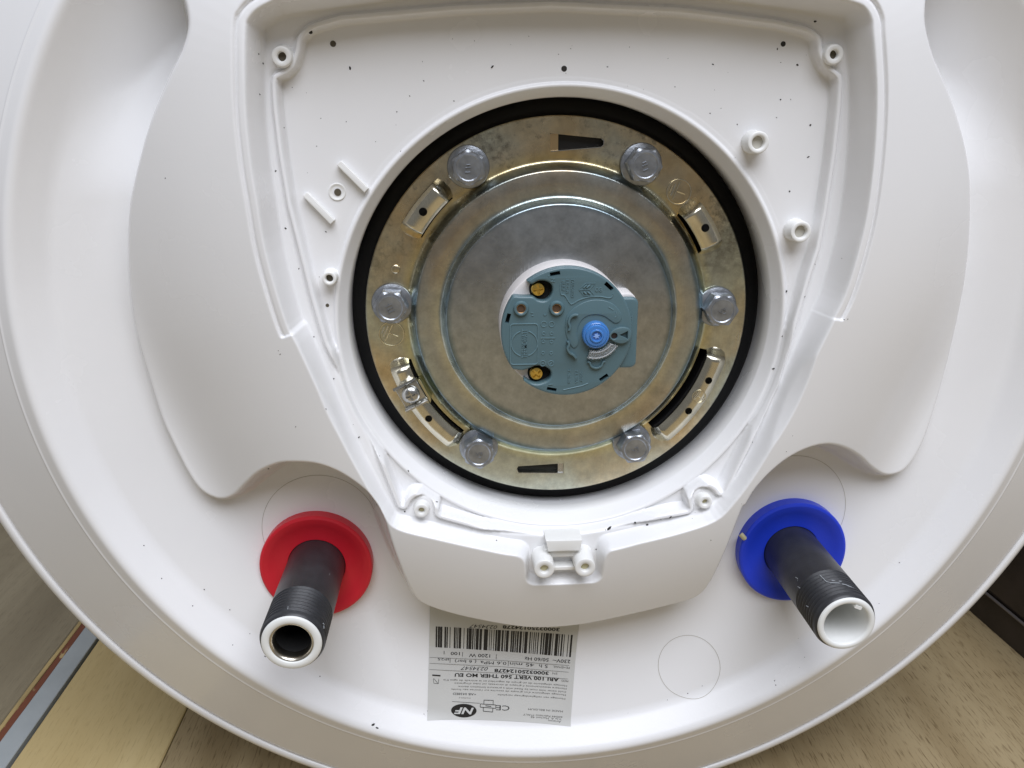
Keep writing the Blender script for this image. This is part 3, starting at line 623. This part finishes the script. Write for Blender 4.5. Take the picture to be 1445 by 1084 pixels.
cp_ = pipe('cold_water_pipe', BXC, BZC, -50.0, False); cp_['label'] = 'black threaded pipe with a white plastic bore'
# pale scuffs on the cold pipe, hair of swarf on the hot one
def on_pipe(cx, cz, pts, rad, name, parent, m, r=13.2):
    mb = MB()
    for seg in pts: mb.tube([(cx+r*math.cos(math.radians(a)), y, cz+r*math.sin(math.radians(a))) for a, y in seg], rad, 5)
    return mb.obj(name, m, parent, 60)
on_pipe(BXC, BZC, [[(112, -31), (110, -37), (106, -38)], [(106, -38.4), (92, -39.6), (80, -41), (68, -42.5)], [(100, -37), (84, -38.2)], [(152, -22), (150, -24), (153, -25)], [(160, -27), (158, -29)], [(170, -39), (168, -40.5)]], 0.16, 'scuff_mark', cp_, SCUFF)
on_pipe(RXC, RZC, [[(22, -44), (16, -46), (20, -47)], [(24, -45), (18, -44)], [(96, -44), (95, -46)], [(40, -10), (41, -12)]], 0.12, 'swarf', hp_, SCUFF)
mb = MB(); mb.tube([(BXC-24.6, 10.2, BZC+9.0), (BXC-25.6, 9.8, BZC+10.2), (BXC-26.6, 10.4, BZC+11.2)], 1.2, 8); mb.obj('collar_flash', CREAM, cap, 60)

# ------------------------------------------------------------------ rating label
LBL = [(-58.3, -151.5), (16.0, -158.4), (10.9, -210.2), (-60.7, -202.5)]       # seen corners: top left, top right, bottom right, bottom left
S6 = 1/6.0208
def lp(cx, cz):
    """label position (in label-width units measured on the print) -> x, z on the cap"""
    u = (cx-90)/(1340-90); v_ = (cz-45)/(940-45)
    tl, tr_, brr, bl = LBL
    x = (tl[0]*(1-u)+tr_[0]*u)*(1-v_) + (bl[0]*(1-u)+brr[0]*u)*v_; z = (tl[1]*(1-u)+tr_[1]*u)*(1-v_) + (bl[1]*(1-u)+brr[1]*u)*v_
    return x, z
def lab_surface(pts, off):
    x = np.array([p[0] for p in pts], float); z = np.array([p[1] for p in pts], float)
    return list(zip(x, smin(bowl_y(x, z), -3.5 + (219-np.hypot(x, z))*0.88, 1.2)-off, z))
def lab_patch(name, x0, x1, z0, z1, off, m, parent, nx=24, nz=20, corner=0):
    pts = [lp(x0+(x1-x0)*i/nx, z0+(z1-z0)*j/nz) for j in range(nz+1) for i in range(nx+1)]
    f = [(j*(nx+1)+i, (j+1)*(nx+1)+i, (j+1)*(nx+1)+i+1, j*(nx+1)+i+1) for j in range(nz) for i in range(nx) if not (corner and (i in (0, nx-1)) and (j in (0, nz-1)))]
    return pyobj(name, lab_surface(pts, off), f, m, parent, 180)
label = lab_patch('rating_label', 92, 1340, -120, 940, 0.22, LABEL, heater, 40, 40)
label['label'] = 'beige rating label printed with a barcode'
lab_patch('label_strip', 92, 1338, -118, 330, 0.26, mat('label_film_upper', (0.56, 0.56, 0.52), rough=0.32), label, 30, 16)
bars = []; rnd = random.Random(11)
# the barcode: bar edges read off the print
bb_ = [(145,158),(163,180),(182,200),(218,232),(236,246),(262,268),(297,310),(314,320),(326,334),(339,358),(379,384),(405,418),(421,446),(451,462),(470,476),(482,506),(512,532),(549,582),(594,600),(610,616),(630,636),(646,660),(664,690),(699,714),(724,730),(736,758),(776,788),(792,806),(812,822),(828,842),(850,868),(880,886),(893,918),(934,944),(953,958),(969,976),(985,992),(1003,1012),(1030,1042),(1050,1062),(1068,1096),(1100,1122),(1130,1136),(1152,1178),(1184,1192),(1203,1216),(1226,1232),(1260,1266),(1282,1298)]
v = []; f = []
for (a, b) in bb_:
    for j in range(7):
        for xx in (a, b): v.append(lp(xx + 12*(0.5-j/6)*-0.2, 152+(xx-145)*0.018 + (188+(xx-145)*0.012)*j/6))
    o0 = len(v)-14
    for j in range(6): f.append((o0+2*j, o0+2*j+2, o0+2*j+3, o0+2*j+1))
pyobj('barcode', lab_surface(v, 0.34), f, INK, label, 180)
def print_text(rows, name, m):
    V_ = []; F_ = []
    for (s, xa, xb, zc, h, bold, shear) in rows:
        co, fs_ = text_mesh(s, 1.0, 1.0, shear, bold)
        pts = [lp(xb - c[0]*(xb-xa), zc - h/2 + c[2]*h) for c in co]
        o0 = len(V_); V_ += pts; F_ += [tuple(i+o0 for i in t) for t in fs_]
    return pyobj(name, lab_surface(V_, 0.34), F_, m, label, 180)
print_text([('30003250124278', 700, 1180, 130, 34, 0.03, 0), ('ARI 100 VERT 560 THER MO EU', 315, 1212, 572, 32, 0.03, 0), ('30003250124278', 652, 1120, 524, 30, 0.03, 0)], 'bold_print', INK)
print_text([('0234547', 420, 655, 136, 34, 0.0, 0.3), ('230V~', 1146, 1298, 413, 30, 0.01, 0), ('50/60 Hz', 905, 1112, 411, 30, 0.01, 0), ('1200 W', 430, 610, 402, 30, 0.01, 0), ('100', 275, 352, 391, 28, 0.01, 0), ('l', 217, 222, 386, 28, 0.0, 0),
            ('5 h', 1032, 1108, 466, 28, 0.0, 0), ('45 min', 782, 990, 463, 28, 0.0, 0), ('0,6 MPa', 530, 752, 459, 30, 0.0, 0), ('( 6 bar)', 312, 495, 453, 32, 0.0, 0), ('IP25', 168, 262, 442, 20, 0.0, 0),
            ('0234547', 362, 596, 514, 30, 0.0, 0.3), ('+AB 0438ED', 305, 505, 730, 18, 0.0, 0), ('CE', 682, 800, 834, 42, 0.0, 0)], 'printed_text', INK)
print_text([('FE+EMAIL', 1152, 1296, 466, 17, 0, 0), ('SN', 1152, 1195, 522, 16, 0, 0), ('MOD.', 1228, 1292, 577, 18, 0, 0),
            ('Montaje obligatorio de un grupo de seguridad en la entrada de agua fria', 220, 1285, 615, 17, 0, 0), ("Montare tassativamente il gruppo di sicurezza sul tubo d'ingresso", 315, 1283, 640, 17, 0, 0),
            ('Cold water inlet must be fitted with a pressure limitation device', 350, 1282, 667, 17, 0, 0), ("Montage obligatoire d'un groupe de securite sur l'entree eau froide", 290, 1280, 692, 17, 0, 0),
            ('Montage van veiligheidsgroep verplicht', 690, 1278, 724, 17, 0, 0), ('MADE IN BELGIUM', 962, 1265, 832, 15, 0, 0), ('60044 Fabriano ITALY', 920, 1265, 880, 15, 0, 0), ('V.le A. Merloni 45', 990, 1258, 898, 15, 0, 0), ('Ariston', 1142, 1254, 916, 15, 0, 0),
            ('modele J', 360, 458, 762, 12, 0, 0)], 'small_print', INK_G)
def lab_poly(name, loops, off, m):
    V_ = []; F_ = []
    for lpn in loops:
        o0 = len(V_); V_ += [lp(*p) for p in lpn]; F_.append(tuple(range(o0, o0+len(lpn))))
    return pyobj(name, lab_surface(V_, off), F_, m, label, 180)
lab_poly('oval_mark', [[(405+110*math.cos(-2*math.pi*i/40), 868+56*math.sin(-2*math.pi*i/40)) for i in range(40)]], 0.36, INK)
co, fs_ = text_mesh('NF', 1, 1, 0.25, 0.03); pyobj('oval_letters', lab_surface([lp(490-c[0]*170, 838+c[2]*56) for c in co], 0.75), fs_, LABEL_S, label, 180)
def lab_line(pts, w): 
    out = []
    for (a, b), (c, d) in zip(pts[:-1], pts[1:]):
        L = math.hypot(c-a, d-b); nx, nz = -(d-b)/L*w/2, (c-a)/L*w/2; out.append([(a+nx, b+nz), (c+nx, d+nz), (c-nx, d-nz), (a-nx, b-nz)])
    return out
lines = lab_line([(575, 810), (575, 775), (655, 775), (655, 810)], 5) + lab_line([(545, 810), (545, 835), (680, 840), (680, 812), (545, 808)], 5) + lab_line([(572, 838), (572, 868), (655, 872), (655, 842)], 5) + \
        lab_line([(590, 822), (640, 826)], 6) + lab_line([(300, 795), (540, 803)], 3) + lab_line([(125, 577), (195, 581)], 12) + lab_line([(135, 604), (140, 645), (178, 648), (182, 606)], 3) + lab_line([(140, 606), (176, 646)], 3) + \
        lab_line([(662, 385), (662, 428)], 4) + lab_line([(375, 375), (375, 415)], 4) + lab_line([(768, 440), (768, 482)], 4) + lab_line([(272, 432), (272, 470)], 4)
lab_poly('line_marks', lines, 0.35, INK)
lab_poly('rule_lines', lab_line([(100, 428), (700, 437), (1290, 447)], 2.5) + lab_line([(100, 478), (700, 490), (1290, 503)], 2.5) + lab_line([(100, 530), (700, 545), (1290, 560)], 2.5), 0.33, INK_G)

# ------------------------------------------------------------------ thermostat plugged into the middle of the flange
TX, TZ, TR = 3.73, -3.0, 27.1
YF, YM = -12.0, -6.2
thermo = empty('thermostat', (TX, PY-8.0, TZ))
tag(thermo, 'round teal thermostat with a blue dial, plugged into the centre of the steel flange', 'thermostat')
def on_c(a, r=TR): return (TX + r*math.cos(math.radians(a)), TZ + r*math.sin(math.radians(a)))
def arc(a0, a1, r=TR, n=40): return [on_c(a0+(a1-a0)*i/n, r) for i in range(n+1)]
def ang_of(p): return math.degrees(math.atan2(p[1]-TZ, p[0]-TX)) % 360
base = extr('socket_base', [circle(TX, TZ, 27.3, 96)], YM-0.6, PY-7.9, mat('white_ceramic', (0.70, 0.67, 0.66), rough=0.45), thermo, bevel=0.6)
extr('base_block', [rrect(26.5, -4.0, 13.6, 31.2, 3.0)], YM+1.2, PY-7.9, bpy.data.materials['white_ceramic'], thermo, bevel=0.5)
# cap outline: circle with two notches open to the left, around the terminal screws
n1 = catmull([(-12.6, 18.3), (-10.9, 17.2), (-8.0, 18.6), (-5.0, 18.4), (-2.9, 16.9), (-2.4, 14.6), (-3.3, 12.0), (-5.4, 10.4), (-8.2, 10.7), (-10.6, 12.2), (-14.5, 12.3), (-17.8, 12.6)], 5)
n2 = catmull([(-18.4, -18.4), (-14.8, -18.9), (-12.0, -18.2), (-9.0, -17.0), (-5.5, -17.4), (-3.0, -19.2), (-2.7, -21.8), (-4.4, -23.8), (-8.2, -24.9), (-11.2, -24.2), (-13.6, -22.6), (-14.0, -23.3)], 5)
outline = arc(ang_of(n2[-1])-360, ang_of(n1[0]), n=110) + n1 + arc(ang_of(n1[-1]), ang_of(n2[0]), n=40)[1:-1] + n2
capm = extr('cover', [outline], YF, YM, TEAL, thermo, bevel=0.9, angle=40, res=3)
slots = [(-1.46, 21.5, 10, 1.6), (20.5, 16.1, -42, 1.6), (-20.5, 3.4, 75, 1.6), (19.6, -22.6, 36, 1.6), (-2.3, -27.9+0.6, -11, 1.5)]
cut(capm, [link_mesh('cutter', extr_mesh([rrect(x, z, 4.1, w, 0.15, math.radians(r))], YF-2, YM-2.0), None, None) for x, z, r, w in slots])
smooth_angle(capm, 40)
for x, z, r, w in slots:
    o = extr('slot_shadow', [rrect(x, z, 4.06, w-0.04, 0.1, math.radians(r))], YM-2.6, YM-2.05, DARK, thermo); o.name = 'latch_slot_shade'  # black fill paints the shade at the bottom of each slot
extr('side_block', [rrect(25.9, -4.3, 15.2, 30.0, 2.6)], -9.6, YM+0.6, TEAL, thermo, bevel=1.0, res=3)
# terminal screws in the notches
for (x, z, rot) in ((-8.0, 14.6, 0.15), (-8.5, -21.2, 0.75)):
    s_ = lathe('terminal_screw', [(2.85, YM+1), (2.85, -8.6), (2.5, -9.2), (0.05, -9.5)], x, z, BRASS, thermo, seg=36, angle=40, cap0=True, cap1=True)
    cut(s_, [link_mesh('cutter', extr_mesh([rrect(x, z, 4.1, 1.05, 0.1, rot+k*math.pi/2)], -12, -8.0), None, None) for k in range(2)]); smooth_angle(s_, 40)
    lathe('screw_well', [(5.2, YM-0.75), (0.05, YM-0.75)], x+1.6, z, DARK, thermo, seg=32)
# sockets
for (x, z) in ((-15.2, 7.5), (-0.7, 7.4)):
    sk = lathe('socket_tube', [(3.2, YF+0.6), (3.05, YF-0.9), (2.7, YF-1.4), (2.2, YF-1.45), (1.85, YF-1.1), (1.8, YF+0.2)], x, z, TEAL, thermo, seg=40, angle=40)
    lathe('contact', [(1.95, YF-0.7), (1.6, YF-0.55), (1.4, YF+1.5), (1.4, YF+4)], x, z, COPPER, sk, seg=32, angle=40)
    lathe('contact_hole', [(1.45, YF-0.2), (0.05, YF-0.2)], x, z, mat('contact_dark', (0.10, 0.055, 0.03), rough=0.6), sk, seg=24) if x < -5 else lathe('contact_hole', [(1.45, YF-0.2), (0.05, YF-0.2)], x, z, bpy.data.materials['contact_dark'], sk, seg=24)
# dial plate, knob, pointer, window, clips
def ring_face(name, pts, y0, y1, m=TEAL, bev=0.25): return extr(name, [pts], y0, y1, m, thermo, bevel=bev)
KX, KZ = 15.4, -3.6
extr('dial_plate', [catmull([(3.3, 3.4), (5.2, 6.3), (8.1, 8.5), (11.5, 10.1), (15.1, 10.7), (19.0, 10.3), (22.6, 8.7), (25.4, 5.7), (26.2, 3.0), (25.2, 1.2), (23.4, 0.8), (21.6, 1.9), (18.8, 3.8), (15.3, 4.5), (11.6, 3.8), (9.0, 1.2), (7.9, -3), (8.6, -7.5), (6.5, -9.5), (4.2, -6.0), (3.0, -2)], 6, True)], YF-0.45, YF+0.4, TEAL, thermo, bevel=0.3)
knob = lathe('dial_knob', [(5.6, YF+0.3), (5.55, YF-2.6), (5.3, YF-3.1), (5.0, YF-3.3), (4.6, YF-3.25), (4.45, YF-3.5), (4.2, YF-3.9), (3.7, YF-4.05), (2.95, YF-3.95), (2.85, YF-4.3), (2.55, YF-4.6), (2.2, YF-4.6), (2.0, YF-4.3), (1.95, YF-3.6), (0.05, YF-3.5)], KX, KZ, BLUE_K, thermo, seg=64, angle=40)
star = [(KX + (1.45 if i % 2 == 0 else 0.75)*math.cos(math.radians(30*i+15)), KZ + (1.45 if i % 2 == 0 else 0.75)*math.sin(math.radians(30*i+15))) for i in range(12)]
extr('star_drive', [star], YF-4.1, YF-3.3, mat('pale_blue_plastic', (0.25, 0.42, 0.80), rough=0.15), knob, bevel=0.1)
pt = catmull([(20.9, -3.9), (22.6, -1.9), (25.2, -0.8), (28.0, -0.9), (29.9, -2.2), (30.1, -4.4), (29.0, -6.5), (26.4, -7.5), (23.6, -6.9), (21.7, -5.6)], 6, True)
ptr = extr('pointer', [pt, circle(23.1, -4.3, 1.3, 24), [(25.2, -3.9), (28.6, -2.3), (28.7, -5.6)]], YF-1.9, YF+0.3, TEAL, thermo, bevel=0.25)
extr('pointer_pin', [circle(23.1, -4.3, 1.28, 24)], YF-0.9, YF, mat('dark_pin', (0.03, 0.02, 0.02), rough=0.4), thermo)
win_o = [(KX + 10.6*math.cos(math.radians(a)), KZ + 10.6*math.sin(math.radians(a))) for a in range(-108, -27, 4)]
win_i = [(KX + 7.0*math.cos(math.radians(a)), KZ + 7.0*math.sin(math.radians(a))) for a in range(-32, -112, -4)]
extr('clear_window', [win_o + win_i], YF-2.0, YF-0.5, CLEAR, thermo, bevel=0.35)
for rr_ in (7.6, 9.9):
    MB().flat([(KX + rr_*math.cos(math.radians(a)), KZ + rr_*math.sin(math.radians(a))) for a in range(-106, -30, 5)], YF-2.05, 0.22).obj('window_rim', mat('clear_rim', (0.45, 0.47, 0.48), rough=0.15) if rr_ < 8 else bpy.data.materials['clear_rim'], thermo, 60)
def ribbon(name, pts, wd, y0, y1, m=TEAL):
    pts = catmull(pts, 6); L_ = []; R_ = []
    for i in range(len(pts)):
        a = pts[max(i-1, 0)]; b = pts[min(i+1, len(pts)-1)]; d = math.hypot(b[0]-a[0], b[1]-a[1]); nx, nz = -(b[1]-a[1])/d*wd/2, (b[0]-a[0])/d*wd/2
        L_.append((pts[i][0]+nx, pts[i][1]+nz)); R_.append((pts[i][0]-nx, pts[i][1]-nz))
    return extr(name, [L_ + R_[::-1]], y0, y1, m, thermo, bevel=0.18)
ribbon('clip', [(8.0, 4.6), (6.4, 4.7), (4.8, 3.6), (4.2, 1.6), (4.8, -0.2), (4.3, -1.8)], 0.9, YF-2.0, YF+0.2)
ribbon('clip', [(4.0, -6.3), (4.5, -7.6), (3.9, -9.3), (4.9, -11.2), (6.4, -12.2), (7.6, -13.6)], 0.9, YF-2.0, YF+0.2)
ribbon('clip', [(12.4, -15.4), (13.3, -15.7), (14.2, -17.4), (16.2, -18.2), (18.2, -17.3), (18.9, -15.7), (19.9, -15.3)], 0.8, YF-1.2, YF+0.2)
# raised markings
mk = MB(); ye = YF-0.05; rd = 0.28
mk.flat(catmull([(0.9, 17.5), (1.0, 13.3), (2.6, 12.6), (4.6, 9.6), (5.6, 9.0), (8.5, 10.6), (12.7, 11.8), (17.0, 11.9), (20.4, 11.3), (21.8, 11.7), (22.4, 13.0)], 5), ye, rd)
mk.flat(rrect(-13.9, -7.6, 11.4, 17.2, 1.3), ye, rd, True)
mk.flat([(-13.8 + 5.4*math.cos(math.radians(a)), -7.3 + 5.4*math.sin(math.radians(a))) for a in range(-72, 73, 6)], ye, rd); mk.flat([(-13.8 + 5.4*math.cos(math.radians(a)), -7.3 + 5.4*math.sin(math.radians(a))) for a in range(108, 253, 6)], ye, rd)
for x, z, r in ((-5.8, 0.8, 1.15), (-2.6, 0.7, 1.1), (-6.15, -15.9, 1.15), (-2.7, -16.0, 1.15), (-5.9, -3.1, 0.6), (-2.6, -3.2, 0.6), (-6.0, -6.5, 0.62), (-2.65, -6.7, 0.62), (-6.05, -11.4, 0.6), (-2.7, -11.5, 0.6)):
    mk.flat(circle(x, z, r, 20), ye, 0.2, True)
for a, b in (((-7.0, -5.15), (-1.1, -5.25)), ((-10.9, 4.45), (-10.1, 4.45)), ((-5.9, 5.0), (-5.4, 4.3)), ((-5.4, 4.3), (-4.8, 5.0)), ((-4.2, 20.6), (-3.8, 20.6)), ((-3.7, -25.2), (-1.9, -25.1)), ((-6.4, -15.9), (-5.8, -15.9)), ((-3.3, -16.6), (-2.2, -15.4)), ((2.6, -27.6), (10.5, -25.9)), ((10.5, -25.9), (13.0, -24.9))):
    mk.flat([a, b], ye, 0.22)
# certification lozenges
for pts in ([(8.4, 15.0), (10.9, 17.4), (14.9, 17.4), (12.8, 15.0)], [(8.4, 14.7), (12.8, 14.7), (14.6, 12.4), (10.4, 12.4)]): mk.flat(pts, ye, 0.2, True)
for a, b in (((10.2, 15.7), (11.6, 16.9)), ((11.4, 15.7), (12.9, 16.9)), ((10.2, 14.1), (11.3, 13.1)), ((11.7, 14.1), (12.9, 13.1)), ((20.6, 7.6), (22.6, 6.4)), ((23.8, 5.6), (24.1, 4.0)), ((24.1, 4.0), (23.3, 3.2))): mk.flat([a, b], ye-0.3, 0.3)
mk.obj('raised_marking', TEAL_LIT, thermo, 60)
def th_text(s, cx, cz, length, h, deg, y=ye-0.22, name='raised_lettering'):
    co, fs_ = text_mesh(s, length, h, depth=0.0, bold=0.01); c, sn = math.cos(math.radians(deg)), math.sin(math.radians(deg))
    v = []; f = list(fs_)
    for p in co:
        u, w_ = p[0]-length/2, p[2]-h/2; v.append((cx+u*c-w_*sn, y, cz+u*sn+w_*c))
    n = len(v); v += [(a, y+0.5, b) for a, _, b in v]
    ed = {}
    for t in fs_:
        for i in range(len(t)):
            e = (t[i], t[(i+1) % len(t)]); k = tuple(sorted(e)); ed[k] = None if k in ed else e
    for e in ed.values():
        if e: f.append((e[1], e[0], e[0]+n, e[1]+n))
    o = pyobj(name, v, f, TEAL_LIT, thermo, 30); fix_normals(o); return o
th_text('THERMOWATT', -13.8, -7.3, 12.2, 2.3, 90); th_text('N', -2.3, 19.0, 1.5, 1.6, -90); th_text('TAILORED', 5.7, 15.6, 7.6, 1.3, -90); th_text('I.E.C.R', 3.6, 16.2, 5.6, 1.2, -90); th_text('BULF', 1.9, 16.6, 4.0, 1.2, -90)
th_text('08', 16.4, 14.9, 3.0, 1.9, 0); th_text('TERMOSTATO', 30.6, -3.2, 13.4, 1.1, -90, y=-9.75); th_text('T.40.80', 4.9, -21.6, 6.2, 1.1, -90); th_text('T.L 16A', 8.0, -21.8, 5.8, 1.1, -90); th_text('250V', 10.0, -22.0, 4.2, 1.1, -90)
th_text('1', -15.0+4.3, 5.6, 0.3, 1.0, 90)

for o in C.objects:
    if o.name.split('.')[0] in ('bold_print', 'printed_text', 'small_print', 'line_marks', 'rule_lines', 'barcode', 'raised_marking', 'raised_lettering', 'scuff_mark', 'swarf', 'oval_letters', 'earth_mark'): o['kind'] = 'stuff'
# ------------------------------------------------------------------ crumbs of black dirt lying in the tray
named = [(-79.8,99.6,0.55),(-25.7,100.1,0.55),(-93.0,111.9,0.8),(97.3,116.1,0.5),(85.0,106.6,0.35),(93.5,100.8,0.45),(101.0,78.3,0.45),(101.4,66.0,0.4),(95.0,52.5,0.4),(97.2,11.2,0.7),(103.8,9.5,0.5),(94.7,-22.4,0.55),(97.4,-8.0,0.5),(82.5,-44.9,0.6),
         (-5.2,-112.4,0.75),(11.0,-112.2,0.75),(7.0,-110.9,0.55),(24.5,-94.2,0.9),(41.6,-92.6,0.6),(-52,-79,0.4),(-64,-66,0.4),(14.0,-113.0,0.5),(51.5,-88.3,0.5),(36,-91.2,0.5),(19.0,-104.0,0.4),
         (-106,78,0.3),(-112.5,90,0.35),(-111,101,0.4),(-111.5,104,0.35),(-110,62,0.35),(-108,40,0.4),(-104,24,0.3),(-93,38,0.3),(60,101,0.35),(-52,95,0.25),(88,88,0.35),(95,-70,0.4),(-100,-4,0.35),(-93,-22,0.35),(-84,-48,0.4),(-66,-83,0.4),(-26,-97,0.35)]
for i in range(40):
    a = rng.uniform(0, 2*math.pi); r_ = rng.uniform(95, 118); named.append((3+r_*math.cos(a), -0.6+r_*math.sin(a)*1.0, rng.uniform(0.12, 0.28)))
for i in range(30): named.append((rng.uniform(-105, 105), rng.uniform(60, 112), rng.uniform(0.10, 0.22)))
for i in range(7):
    x_ = rng.uniform(18, 70); named.append((x_, -96.2 + (x_-18)*0.2 + rng.normal(0, 0.8), rng.uniform(0.12, 0.3)))
for i in range(26):
    a = rng.uniform(math.radians(200), math.radians(340)); r_ = rng.uniform(205, 217); named.append((r_*math.cos(a), r_*math.sin(a), rng.uniform(0.12, 0.35)))
for (x_, z_, s_) in ((-86.5, -199.5, 0.8), (-84.5, -201.0, 0.6), (-150, 60, 0.25), (-126, -66, 0.4), (121, -66, 0.4)): named.append((x_, z_, s_))
named = [p for p in named if math.hypot(p[0]-HCX, p[1]-HCZ) > 92.5]
xy = np.array(named, float); yy = cap_at(xy[:, 0], xy[:, 1]); mb = MB()
for (x_, z_, s_), y_ in zip(named, yy):
    n = 6; e = rng.uniform(0.6, 1.6); a0 = rng.uniform(0, 3.1); rg = []
    for (k, dy) in ((1.0, 0.05), (0.75, -0.5), (0.05, -0.8)):
        for i in range(n):
            a = 2*math.pi*i/n; u = k*s_*e*math.cos(a)*rng.uniform(0.8, 1.2); w_ = k*s_/e*math.sin(a)*rng.uniform(0.8, 1.2)
            rg.append((x_+u*math.cos(a0)-w_*math.sin(a0), y_+dy*s_*0.9, z_+u*math.sin(a0)+w_*math.cos(a0)))
    mb.add((rg, [(j*n+i, j*n+(i+1) % n, (j+1)*n+(i+1) % n, (j+1)*n+i) for j in range(2) for i in range(n)]))
tag(mb.obj('dirt_crumbs', GRIME, None, 60), 'tiny black dirt crumbs scattered over the white plastic tray', 'dirt', kind='stuff')
